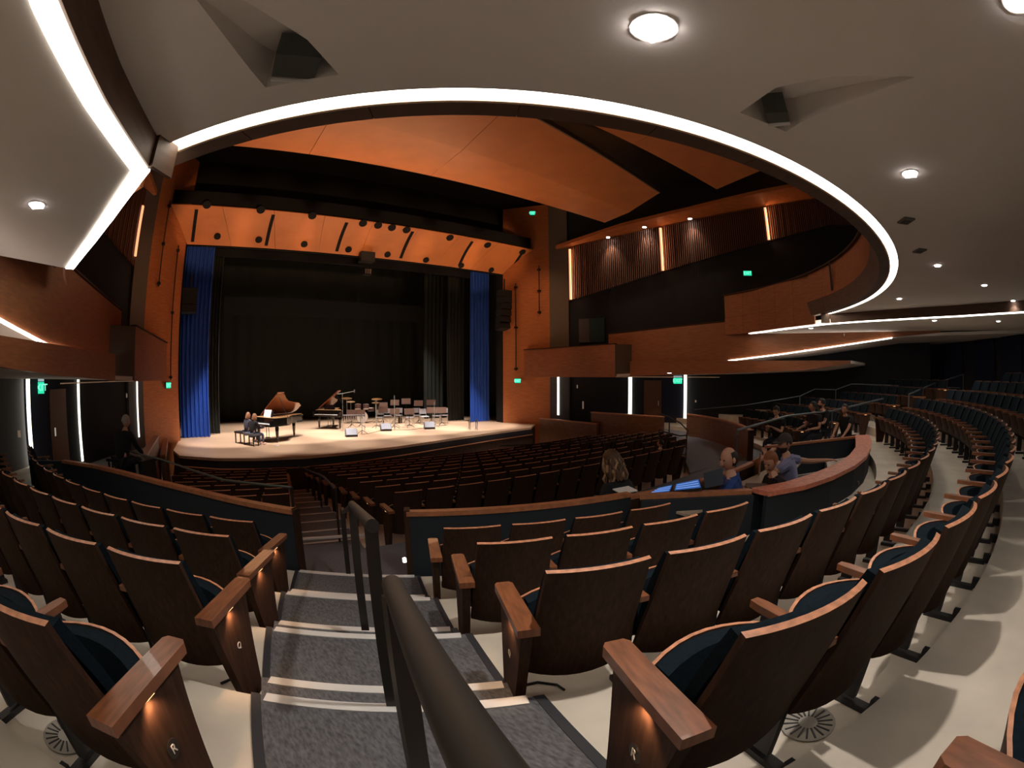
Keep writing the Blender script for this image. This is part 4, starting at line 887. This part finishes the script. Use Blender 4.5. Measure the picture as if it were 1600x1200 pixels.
# vibraphone
p = onstage(553, 673); t = thing('vibraphone', 'pale framed vibraphone behind the nearest monitor wedge', 'vibraphone', p, camdir(p)); t.scale = (.8,) * 3
vm = mat('vibe_silver', (.75, .73, .75), .3, metal=.6)
for i in range(18): MB().box((-.55 + i * .065, 0, .84), (.05, .42 - .012 * i, .015)).build('bar', vm, t)
for i in range(9): MB().tube([(-.5 + i * .12, .05, .8), (-.5 + i * .12, .05, .45 + .025 * i)], .022, 6).build('resonator', vm, t)
MB().box((0, 0, .80), (1.25, .06, .04)).box((-.6, 0, .76), (.04, .6, .05)).box((.6, 0, .76), (.04, .4, .05)).build('frame', blk, t)
for sx in (-.6, .6):
    for sy in (-.2, .2): MB().tube([(sx, sy, .76), (sx, sy, 0)], .016, 6).build('leg', vm, t)
# drum kit
kit = thing('drum_kit', 'drum kit with bronze cymbals behind the vibraphone', 'drum kit', onstage(566, 660), R_(160)); kit.scale = (1.02,) * 3
dm = mat('drum_shell', (.10, .05, .04), .3, coat=.4); hm = mat('drum_head', (.8, .78, .74), .5)
def drum(name, c, r, h, M=None):
    mb = MB(); mb.lathe([(r, -h / 2), (r, h / 2)], c, 20, M, 0); mb.lathe([(r * .97, h / 2), (r * .97, h / 2 + .012)], c, 20, M, 1); mb.lathe([(r * .97, -h / 2 - .012), (r * .97, -h / 2)], c, 20, M, 1); return mb.build(name, [dm, hm], kit, True)
drum('bass_drum', (0, .25, .3), .29, .4, Matrix.Rotation(pi / 2, 3, 'X')); drum('tom', (-.2, .2, .78), .15, .2, Matrix.Rotation(.3, 3, 'X')); drum('tom', (.2, .2, .78), .16, .22, Matrix.Rotation(.3, 3, 'X'))
drum('floor_tom', (.55, -.25, .38), .2, .38); drum('snare_drum', (-.45, -.25, .62), .18, .14)
for x, y, z, r in ((-.75, .3, 1.15, .27), (.75, .25, 1.2, .27), (-.7, -.2, .95, .2), (.55, .5, 1.05, .22)):
    MB().lathe([(r, 0), (r * .6, .02), (.05, .03), (.03, .05), (.001, .05)], (x, y, z), 22, Matrix.Rotation(.25, 3, 'X')).build('cymbal', brass, kit, True)
    mb = MB(); mb.tube([(x, y, z), (x, y, .1)], .011, 6)
    for k in range(3): mb.tube([(x, y, .25), (x + .22 * cos(k * 2.1), y + .22 * sin(k * 2.1), 0)], .009, 5)
    mb.build('cymbal_stand', steel, kit)
MB().lathe([(.15, .5), (.16, .54)], (0, -.6, 0), 14).tube([(0, -.6, .5), (0, -.6, .05)], .02, 6).build('drum_stool', blk, kit)
# microphones
def mic(px, dist_foot, label, boom=None):
    p = onstage(*dist_foot); t = thing('microphone_stand', label, 'microphone stand', p)
    h = hz(p, *px) - SZ; sm = mat('pale_chrome', (.5, .52, .48), .3, metal=.5)
    MB().tube([(0, 0, .02), (0, 0, h)], .014, 6).build('pole', sm, t)
    mb = MB()
    for k in range(3): mb.tube([(0, 0, .15), (.25 * cos(k * 2.1), .25 * sin(k * 2.1), 0)], .01, 5)
    mb.build('tripod', blk, t)
    if boom:
        cdv = Vector((cos(camdir(p)), sin(camdir(p)), 0))
        e0, e1 = cdv * boom[0] + Vector((0, 0, h + boom[2])), cdv * boom[1] + Vector((0, 0, h + boom[3]))
        MB().tube([e0, (0, 0, h), e1], .012, 6).build('boom_arm', sm, t); MB().lathe([(.03, -.08), (.04, 0), (.03, .08)], e1, 8).build('microphone', greyplast, t)
    else: MB().lathe([(.02, -.1), (.028, 0), (.02, .1)], (0, 0, h), 8).build('microphone', greyplast, t)
mic((535, 615), (536, 660), 'tall pale boom microphone stand arching over the smaller piano', (-.35, .62, -.02, .12))
mic((588, 628), (588, 669), 'thin upright microphone stand left of the music stands'); mic((616, 621), (617, 670), 'tallest thin microphone stand among the music stands'); mic((678, 631), (679, 668), 'thin microphone stand between the last two music stands')
mic((565, 650), (566, 678), 'low microphone stand with tripod in front of the vibraphone')
tag(MB().tube([onstage(566, 679) + Vector((0, 0, .01)), onstage(580, 677) + Vector((0, 0, .01)), onstage(600, 672) + Vector((0, 0, .01)), onstage(640, 672) + Vector((0, 0, .01)), onstage(700, 664) + Vector((0, 0, .01))], .012, 5).build('stage_cable', mat('cable_tan', (.25, .14, .09), .6)), 'thin cable lying across the stage floor near the wedges', 'cable')
p = onstage(625, 661); tag(MB().lathe([(.09, 0), (.1, .2), (.06, .32), (.02, .34)], p, 10).build('instrument_bag', mat('bag_brown', (.06, .03, .02), .7)), 'small dark brown bag between the music stands', 'bag')
p = onstage(431, 697); tag(MB().prism([p, p + Vector((.16, .02, 0)), p + Vector((.15, .12, 0)), p + Vector((-.01, .1, 0))], (0, 0, .01)).build('paper_sheet', white), 'small white paper on the stage floor beside the piano leg', 'paper')

# =================================================================== PEOPLE
def skinmesh(V, E, subs=1):
    me = bpy.data.meshes.new('sk'); me.from_pydata([tuple(v[0]) for v in V], E, []); o = bpy.data.objects.new('sk', me); COL.objects.link(o)
    m = o.modifiers.new('s', 'SKIN'); m.use_smooth_shade = True; sl = me.skin_vertices[0].data
    for i, v in enumerate(V):
        r = v[1]; r = r if isinstance(r, tuple) else (r, r); sl[i].radius = r; sl[i].use_root = (i == 0)
    s = o.modifiers.new('u', 'SUBSURF'); s.levels = s.render_levels = subs
    bpy.context.view_layer.update(); dg = bpy.context.evaluated_depsgraph_get()
    r = bpy.data.meshes.new_from_object(o.evaluated_get(dg)); bpy.data.objects.remove(o); return r
def addmesh(mb, me, mi=0): mb.add([v.co.copy() for v in me.vertices], [tuple(p.vertices) for p in me.polygons], mi)
def ik(a, b, l1, l2, bend):
    a, b = Vector(a), Vector(b); d = b - a; L = min(d.length, (l1 + l2) * .995); dn = d.normalized()
    x = (l1 * l1 - l2 * l2 + L * L) / (2 * L); h = math.sqrt(max(l1 * l1 - x * x, 0)); bd = Vector(bend); bd = (bd - dn * bd.dot(dn)).normalized()
    return a + dn * x + bd * h, a + dn * L
def sphere_mb(mb, c, r, n=14, m=10, mi=0, Mx=None, fn=None, phi0=0., phi1=pi):
    prof = []
    vs = []; fs = []
    for j in range(m + 1):
        ph = lerp(phi0, phi1, j / m)
        for i in range(n):
            th = 2 * pi * i / n; v = Vector((sin(ph) * cos(th) * r[0], sin(ph) * sin(th) * r[1], cos(ph) * r[2]))
            if fn: v = fn(v)
            if Mx: v = Mx @ v
            vs.append(v + Vector(c))
    fs = [(j * n + i, j * n + (i + 1) % n, (j + 1) * n + (i + 1) % n, (j + 1) * n + i) for j in range(m) for i in range(n)]
    mb.add(vs, fs, mi)
def person(label, loc, rz, sc=1., sit=True, hs=.45, lean=.12, twist=0., hyaw=0., hpitch=0., lh=(-.2, .45, .75), rh=(.2, .45, .75), shirt=None, trous=None, hairm=None, hair='short', sk=None, sleeve='short', cap=None, beard=None, shoes=None, hipz=None, female=False, z0=None):
    sk = sk or skin; t = thing('person', label, 'person', loc, rz); t.scale = (sc,) * 3
    shirt = shirt or blk; trous = trous or blk
    pz = (hs + .10) if sit else .92
    pel = Vector((0, 0, pz)); T = Matrix.Rotation(twist, 3, 'Z')
    w1 = pel + Vector((0, lean * .3, .18)); ch = pel + Vector((0, lean * .75, .38)); nk = pel + Vector((0, lean, .51)); hd0 = nk + Vector((0, lean * .1 + .01, .08)); hc = nk + Vector((0, lean * .2 + .02 , .165))
    sw = .165 if female else .195
    shl, shr = ch + T @ Vector((-sw, 0, .07)), ch + T @ Vector((sw, 0, .07))
    el, hl = ik(shl, lh, .29, .26, (-.5, -.5, -1)); er, hr = ik(shr, rh, .29, .26, (.5, -.5, -1))
    hpL, hpR = pel + Vector((-.09, .02, -.03)), pel + Vector((.09, .02, -.03))
    if sit: kl, kr = Vector((-.13, .43, hs + .04)), Vector((.13, .43, hs + .04)); al, ar = Vector((-.13, .46, .09)), Vector((.14, .42, .09))
    else: kl, kr = Vector((-.10, .03, .49)), Vector((.11, .02, .49)); al, ar = Vector((-.11, -.02, .09)), Vector((.13, .0, .09))
    V = [(pel, (.13, .10)), (w1, (.125, .095)), (ch, (.15, .10)), (nk, (.055, .055)), (hd0, (.055, .058))]
    E = [(0, 1), (1, 2), (2, 3), (3, 4)]
    def chain(start, pts):
        i = start
        for p, r in pts: V.append((Vector(p), r)); E.append((i, len(V) - 1)); i = len(V) - 1
        return i
    for sh, e_, h_, s in ((shl, el, hl, -1), (shr, er, hr, 1)):
        dirh = (h_ - e_).normalized(); wr = chain(2, [(sh, .055), (sh.lerp(e_, .5), .048), (e_, .040), (e_.lerp(h_, .5), .036), (h_, (.026, .022))])
        side = dirh.cross(Vector((0, 0, 1))); side = side.normalized() if side.length > .01 else Vector((1, 0, 0))
        pm = chain(wr, [(h_ + dirh * .045, (.034, .018))])
        for k, (o_, L) in enumerate(((-.030, .062), (-.011, .075), (.010, .072), (.030, .055))):
            b = h_ + dirh * .085 + side * o_; chain(pm, [(b, .0095), (b + dirh * L * .5 + Vector((0, 0, -.006)), .0085), (b + dirh * L + Vector((0, 0, -.024)), .007)])
        b = h_ + dirh * .03 + side * (.04 * -s); chain(wr, [(b, .011), (b + dirh * .045 + side * (-.012 * s) + Vector((0, 0, -.012)), .009)])
    for hp, k_, a_ in ((hpL, kl, al), (hpR, kr, ar)):
        chain(0, [(hp, .095), (hp.lerp(k_, .5), .078), (k_, .056), (k_.lerp(a_, .4), .052), (a_, .035), (a_ + Vector((0, .06, -.05)), .036), (a_ + Vector((0, .15, -.06)), .028)])
    body = MB(); addmesh(body, skinmesh(V, E))
    H = Matrix.Rotation(hyaw, 3, 'Z') @ Matrix.Rotation(hpitch, 3, 'X')
    def shape(v):
        if v.z < 0: k = 1 - .28 * (-v.z / .12) ** 1.5; v = Vector((v.x * k, v.y * (k if v.y < 0 else 1 - .08 * (-v.z / .12)), v.z))
        return v
    sphere_mb(body, hc, (.076, .096, .118), 16, 12, 0, H, shape)
    mb2 = body
    mb2.prism([hc + H @ Vector(q) for q in ((-.010, .088, .02), (.010, .088, .02), (.017, .092, -.025), (-.017, .092, -.025))], H @ Vector((0, .022, -.008)))
    for s in (-1, 1): sphere_mb(mb2, hc + H @ Vector((s * .077, -.005, -.005)), (.012, .02, .032), 8, 6, 0, H); sphere_mb(mb2, hc + H @ Vector((s * .03, .086, .018)), (.013, .009, .008), 8, 5, 1, H)
    mb2.box(hc + H @ Vector((0, .084, -.052)), (.045, .012, .009), H, 2)
    bo = mb2.build('body', [sk, mat('eye_dark', (.02, .015, .015), .3), mat('lips', (.35, .12, .10), .5)], t, True)
    # clothing follows the body
    V2 = [(pel + Vector((0, -.005, -.06)), (.178, .155)), (w1, (.168, .138)), (ch, (.185, .14)), (ch.lerp(nk, .62), (.125, .105)), (nk + Vector((0, 0, .01)), (.088, .086))]; E2 = [(0, 1), (1, 2), (2, 3), (3, 4)]
    for sh, e_, h_ in ((shl, el, hl), (shr, er, hr)):
        i0 = len(V2); V2.append((sh, .08)); E2.append((2, i0))
        if sleeve == 'short': V2.append((sh.lerp(e_, .62), .066)); E2.append((i0, i0 + 1))
        else: V2 += [(sh.lerp(e_, .5), .064), (e_, .056), (e_.lerp(h_, .88), .042)]; E2 += [(i0, i0 + 1), (i0 + 1, i0 + 2), (i0 + 2, i0 + 3)]
    g = MB(); addmesh(g, skinmesh(V2, E2)); g.build('shirt', shirt, t, True)
    V3 = [(pel + Vector((0, 0, .04)), (.165, .14))]; E3 = []
    for hp, k_, a_ in ((hpL, kl, al), (hpR, kr, ar)):
        i = 0
        for p_, r in ((hp, .112), (hp.lerp(k_, .5), .092), (k_, .070), (k_.lerp(a_, .5), .064), (a_ + Vector((0, 0, .02)), .052)): V3.append((p_, r)); E3.append((i, len(V3) - 1)); i = len(V3) - 1
    g = MB(); addmesh(g, skinmesh(V3, E3)); g.build('trousers', trous, t, True)
    for a_ in (al, ar):
        g = MB(); sphere_mb(g, a_ + Vector((0, .07, -.045)), (.045, .13, .045), 10, 6); g.build('shoe', shoes or blk, t, True)
    hm_ = hairm or mat('brown_hair', (.06, .03, .015), .6)
    g = MB()
    if hair in ('short', 'long', 'curly', 'tied'):
        def hf(v):
            if v.y > .03 and v.z < .055: v = Vector((v.x * .98, .03 + (v.y - .03) * .3, v.z))
            return v
        sphere_mb(g, hc + H @ Vector((0, -.012, .012)), (.088, .104, .122), 18, 12, 0, H, hf, 0, pi * (.60 if hair != 'short' else .56))
    if hair in ('long', 'curly'):
        rnd = random.Random(3)
        for k in range(26):
            an = lerp(-pi * .12, pi * 1.12, k / 25) + pi; x, y = .085 * cos(an), .09 * sin(an) - .01
            pts = [hc + H @ Vector((x, y, .03))]; n = 6; L = .27 if hair == 'curly' else .2
            for j in range(1, n): pts.append(hc + H @ Vector((x * (1 + .05 * j) + rnd.uniform(-.012, .012) * (2 if hair == 'curly' else .6), y * (1 + .09 * j) + rnd.uniform(-.012, .012), .03 - L * j / n)))
            g.tube(pts, [.015, .018, .019, .018, .014, .006], 6, 1 if hair == 'curly' and k % 3 == 0 else 0)
    if hair == 'bald':
        def bf_(v): return v if v.y < .02 else Vector((v.x * .96, .02, v.z))
        sphere_mb(g, hc + H @ Vector((0, -.006, 0)), (.083, .102, .112), 18, 5, 0, H, bf_, pi * .27, pi * .70)
    if g.v: g.build('hair', [hm_, mat('hair_highlight', (.34, .19, .09), .6)], t, True)
    if cap:
        g = MB(); sphere_mb(g, hc + H @ Vector((0, -.008, .028)), (.092, .108, .105), 18, 6, 0, H, None, 0, pi * .5)
        g.prism([hc + H @ Vector(q) for q in ((-.07, .07, .03), (-.06, .15, .022), (0, .178, .02), (.06, .15, .022), (.07, .07, .03))], H @ Vector((0, 0, .012))); g.build('cap', cap, t, True)
    if beard:
        g = MB(); sphere_mb(g, hc + H @ Vector((0, .022, -.055)), (.068, .078, .07), 14, 6, 0, H, lambda v: v if v.y > -.02 else Vector((v.x, -.02, v.z)), pi * .45, pi); g.build('beard', beard, t, True)
    return t
dist = lambda p: hypot(p.x - CX, p.y - CY)
darkhair = mat('dark_hair', (.018, .012, .01), .6); blond = mat('blond_hair', (.42, .20, .10), .6); ginger = mat('ginger_hair', (.24, .08, .025), .6); greyh = mat('grey_hair', (.3, .28, .26), .6)
dark_shirt = mat('black_shirt', (.008, .008, .011), .9); navyt = mat('dark_trousers', (.015, .017, .03), .9)
def headworld(u, v, d): return along(u, v, d)
def put(label, u, v, d, rz, sit=True, sc=1., hs=.45, zf=None, lean=.12, rhw=None, **k):
    # the head centre is seen at (u,v), d metres from the photographer; the floor level gives the seat height
    h = along(u, v, d); hh = (hs + .10 + .51 + .185) if sit else (.92 + .51 + .185)
    M = Matrix.Rotation(rz, 3, 'Z'); off = M @ Vector((0, lean * 1.2 + .02, 0)) * sc
    if zf is None: zf = h.z - hh * sc
    else:
        hs = (h.z - zf) / sc - (.10 + .51 + .185) if sit else hs
    if rhw is not None: k['rh'] = tuple(Matrix.Rotation(-rz, 3, 'Z') @ ((rhw - Vector((h.x - off.x, h.y - off.y, zf))) / sc))
    return person(label, (h.x - off.x, h.y - off.y, zf), rz, sc, sit, hs, lean, **k)
put('woman with curly shoulder length hair in black top leaning on the parapet', 955, 719, 6.25, R_(8), zf=-.15, sc=1.28, lean=.14, hyaw=-.1, hpitch=-.25, lh=(-.22, .38, .40), rh=(.30, .30, .48), shirt=dark_shirt, trous=navyt, hairm=mat('brown_curly_hair', (.09, .045, .022), .6), hair='curly', female=True)
put('balding man in a bright blue shirt seated in the booth', 1139, 714, 6.45, R_(24), zf=.02, sc=1.3, lean=.06, hyaw=.75, hpitch=-.25, lh=(-.15, .42, .36), rh=(.22, .42, .36), shirt=mat('blue_shirt', (.015, .055, .22), .8), trous=navyt, hairm=darkhair, hair='bald', sleeve='long')
put('young ginger haired man in black shirt seated in the booth', 1204, 719, 7.0, R_(45), zf=.02, sc=1.22, lean=.16, hyaw=.6, hpitch=-.45, lh=(-.15, .38, .36), rh=(.18, .38, .36), shirt=dark_shirt, trous=navyt, hairm=ginger, hair='short')
bm = put('bearded man in cap and lilac t-shirt resting a hand on the ledge', 1226, 690, 7.75, R_(15), zf=.02, sc=1.22, rhw=onz(1292, 719, .75), lean=.1, hyaw=.8, hpitch=-.1, lh=(-.25, .35, .7), rh=(.62, -.08, .80), shirt=mat('lilac_shirt', (.26, .27, .46), .85), trous=navyt, hairm=darkhair, hair='short', cap=mat('grey_cap', (.05, .045, .042), .8), beard=darkhair)
hip = mat('phone', (.3, .3, .35), .4, emit=(.6, .6, .8), es=.3)
put('person in dark clothes reading a phone, leftmost of the far seated group', 1213, 641, 12.2, R_(80), lean=.1, hpitch=-.5, lh=(-.1, .42, .85), rh=(.1, .42, .85), shirt=dark_shirt, trous=navyt, hairm=darkhair)
put('person with forearms forward in the middle of the far seated group', 1270, 634, 12.6, R_(60), lean=.12, hyaw=-.5, lh=(-.2, .4, .7), rh=(.2, .42, .7), shirt=dark_shirt, trous=navyt, hairm=darkhair, sk=skin2)
put('person looking aside behind the middle one of the far seated group', 1284, 629, 13.0, R_(50), lean=.08, hyaw=-.6, shirt=dark_shirt, trous=navyt, hairm=darkhair, beard=darkhair)
put('person in black facing left with arms forward, rightmost of the far seated group', 1320, 638, 12.4, R_(75), lean=.14, hpitch=-.1, lh=(-.15, .5, .62), rh=(.15, .52, .62), shirt=dark_shirt, trous=navyt, hairm=darkhair, sk=skin2)
put('grey haired person in black seated by the side wall behind a laptop', 197, 657, 9.8, R_(-38), zf=-.17, lean=.16, hpitch=-.1, lh=(-.2, .45, .8), rh=(.2, .48, .82), shirt=dark_shirt, trous=navyt, hairm=greyh, sleeve='long')
put('person slumped in the last stalls row near the looped rail', 1032, 692, 12.6, R_(10), lean=-.1, hpitch=.2, shirt=dark_shirt, trous=navyt, hairm=darkhair, sc=.85)
# pianists
put('pianist with long fair hair in a sleeveless top, farther on the benches', 388, 648, dist(Vector((-5.12, 4.22, 0))) * 1.002, R_(-62), sc=.84, zf=SZ, lean=.06, lh=(-.15, .5, .72), rh=(.2, .5, .72), shirt=mat('grey_top', (.08, .08, .11), .8), trous=navyt, hairm=blond, hair='long', female=True)
put('pianist in a dark jacket and jeans, nearer on the benches', 398, 650, dist(Vector((-4.86, 3.62, 0))) * 1.002, R_(-62), sc=.84, zf=SZ, lean=.1, lh=(-.2, .5, .72), rh=(.2, .5, .72), shirt=mat('dark_jacket', (.02, .02, .025), .8), trous=mat('jeans', (.08, .10, .17), .8), hairm=blond, hair='long', female=True, sleeve='long', shoes=mat('pale_shoe', (.7, .5, .42), .6))
# booth equipment on the front counter
def desk_thing(px, d): return along(*px, d)
def console(corners, label, dz=.0):
    P = [along(u, v, d) for u, v, d in corners]; t = thing('mixing_screen', label, 'screen')
    n = (P[1] - P[0]).cross(P[3] - P[0]).normalized();
    if n.z < 0: n = -n
    MB().prism(P, -n * .03).build('housing', blk, t)
    c = sum(P, Vector()) / 4; Q = [c + (p - c) * .92 + n * .002 for p in P]; MB().prism(Q, -n * .003).build('display', screen_m, t)
    for k in range(3):
        a, b = .15 + .28 * k, .21 + .28 * k
        R1 = [Q[0].lerp(Q[3], a), Q[1].lerp(Q[2], a), Q[1].lerp(Q[2], b), Q[0].lerp(Q[3], b)]; c1 = sum(R1, Vector()) / 4
        MB().prism([c1 + (r - c1) * .9 + n * .004 for r in R1], -n * .002).build('bright_row', screen_w, t)
    return t
console([(1012, 772, 6.0), (1047, 768, 6.0), (1052, 757, 6.25), (1030, 762, 6.25)], 'blue lit console screen lying flat in the booth, nearer the woman')
console([(1052, 767, 5.95), (1097, 762, 5.95), (1093, 748, 6.25), (1055, 756, 6.25)], 'blue lit console screen lying flat in the booth, nearer the blue shirted man')
P = [along(u, v, 6.15) for u, v in ((1101, 763), (1131, 757), (1129, 731), (1099, 739))]
t = thing('laptop', 'dark laptop seen from behind before the blue shirted man', 'laptop'); n = (P[1] - P[0]).cross(P[3] - P[0]).normalized()
MB().prism(P, n * .012).build('lid', mat('laptop_dark', (.02, .03, .05), .4), t); MB().prism([P[0], P[1], P[1] + Vector((.15, .2, 0)), P[0] + Vector((.15, .2, 0))], (0, 0, .015)).build('base', blk, t)
p = along(977, 768, 6.0); tag(MB().prism([p + Vector((-.14, -.05, 0)), p + Vector((.12, -.1, 0)), p + Vector((.16, .08, .02)), p + Vector((-.1, .12, .02))], (0, 0, .012)).build('paper_stack', white), 'white papers under the arm of the curly haired woman', 'paper')
# equipment table, desk lamp and chairs inside booth
t = thing('equipment_table', 'plain counter inside the booth behind the parapet top', 'table')
cpt = arcpts(10.42, R_(-12), R_(10), 8)
mb = MB(); mb.grid(lambda u, v: (*(Vector(cpt[round(u * 8)]) * lerp(1, 1.045, v)), .50), 8, 1, .03, lambda u, v: (0, 0, -1)); mb.build('tabletop', tanm, t)
for i in (1, 7): q = Vector(cpt[i]) * 1.02; MB().box((q.x, q.y, .25), (.05, .3, .46)).build('leg', blk, t)
q = along(1181, 716, 8.2); t = thing('wood_chair_back', 'curved orange plywood chair back beyond the booth crew', 'chair', (q.x, q.y, 0), R_(40))
MB().grid(lambda u, v: (lerp(-.25, .25, u), -.08 * sin(pi * u), lerp(.35, .86, v ** .8) - .22 * u * v), 8, 5, .02, lambda u, v: (0, 1, 0)).build('backrest', mat('orange_ply', (.30, .13, .06), .5), t, True); MB().box((0, .2, .42), (.45, .4, .05)).build('seat', navyfab, t)
for sx in (-1, 1): MB().box((sx * .2, .15, .2), (.03, .3, .4)).build('leg', blk, t)
for (u, v), d, lab in (((1180, 708), 6.0 + 1.1, 'small dark grey equipment case inside the booth between the seated men'),):
    q = along(1186, 745, 7.0); t = thing('equipment_case', lab, 'case', (q.x, q.y, .02), .5); MB().box((0, 0, .28), (.3, .36, .52)).build('case_body', mat('case_brown', (.10, .06, .045), .6), t); MB().box((.155, 0, .4), (.012, .1, .03)).build('handle', steel, t)
# small white table, laptop area and chair at the left side
q = along(185, 700, 9.6); t = thing('folding_chair', 'dark slatted folding chair behind the left parapet', 'chair', (q.x, q.y, -.17), R_(-30))
for i in range(4): MB().box((-.15 + .1 * i, -.18, .62), (.04, .02, .3)).build('slat', blk, t)
MB().box((0, 0, .45), (.42, .4, .03)).build('seat', blk, t); MB().box((0, -.18, .8), (.42, .03, .05)).build('top_rail', blk, t)
for sx in (-1, 1):
    for sy in (-1, 1): MB().box((sx * .19, sy * .18, .22), (.03, .03, .44)).build('leg', blk, t)
q = along(180, 716, 9.9); tag(MB().box((q.x, q.y + .2, .08), (.5, .35, .4), Matrix.Rotation(.4, 3, 'Z')).build('white_crate', mat('crate_white', (.42, .40, .42), .6)), 'pale grey crate seen through the slatted chair', 'crate')
q = along(185, 672, 9.75); t = thing('dark_desk', 'black desk before the grey haired seated person', 'desk', (q.x + .25, q.y + .4, -.17), R_(-38)); MB().box((0, 0, .70), (.9, .5, .05)).build('desktop', blk, t)
for sx in (-1, 1): MB().box((sx * .4, 0, .34), (.05, .45, .68)).build('leg', blk, t)
# floor diffusers
for (u, v, z), lab in (((1262, 1130, .672), 'round slotted floor diffuser behind the nearest right seat'), ((104, 1150, .672), 'round slotted floor diffuser behind the nearest left seats')):
    q = onz(u, v, z + .004); t = thing('floor_diffuser', lab, 'vent', q); fm = mat('diffuser_grey', (.30, .27, .23), .6); MB().lathe([(.13, 0), (.13, .006)], n=24).build('plate', fm, t)
    for k in range(18): a = k * pi / 9; MB().box((.08 * cos(a), .08 * sin(a), .007), (.07, .008, .004), Matrix.Rotation(a, 3, 'Z')).build('slot', blk, t)
# cables at the seat feet
for (pts, z, lab) in (([(812, 1072), (840, 1066), (870, 1070), (882, 1078)], .455, 'short black cable on the floor beside the nearest right end panel'), ([(345, 1068), (368, 1058), (395, 1064), (408, 1072)], .455, 'short black cable on the floor beside the left Q end panel')):
    tag(MB().tube([onz(u, v, z) for u, v in pts], .008, 6).build('floor_cable', blk), lab, 'cable')
print('SEATS', NSEAT[0])
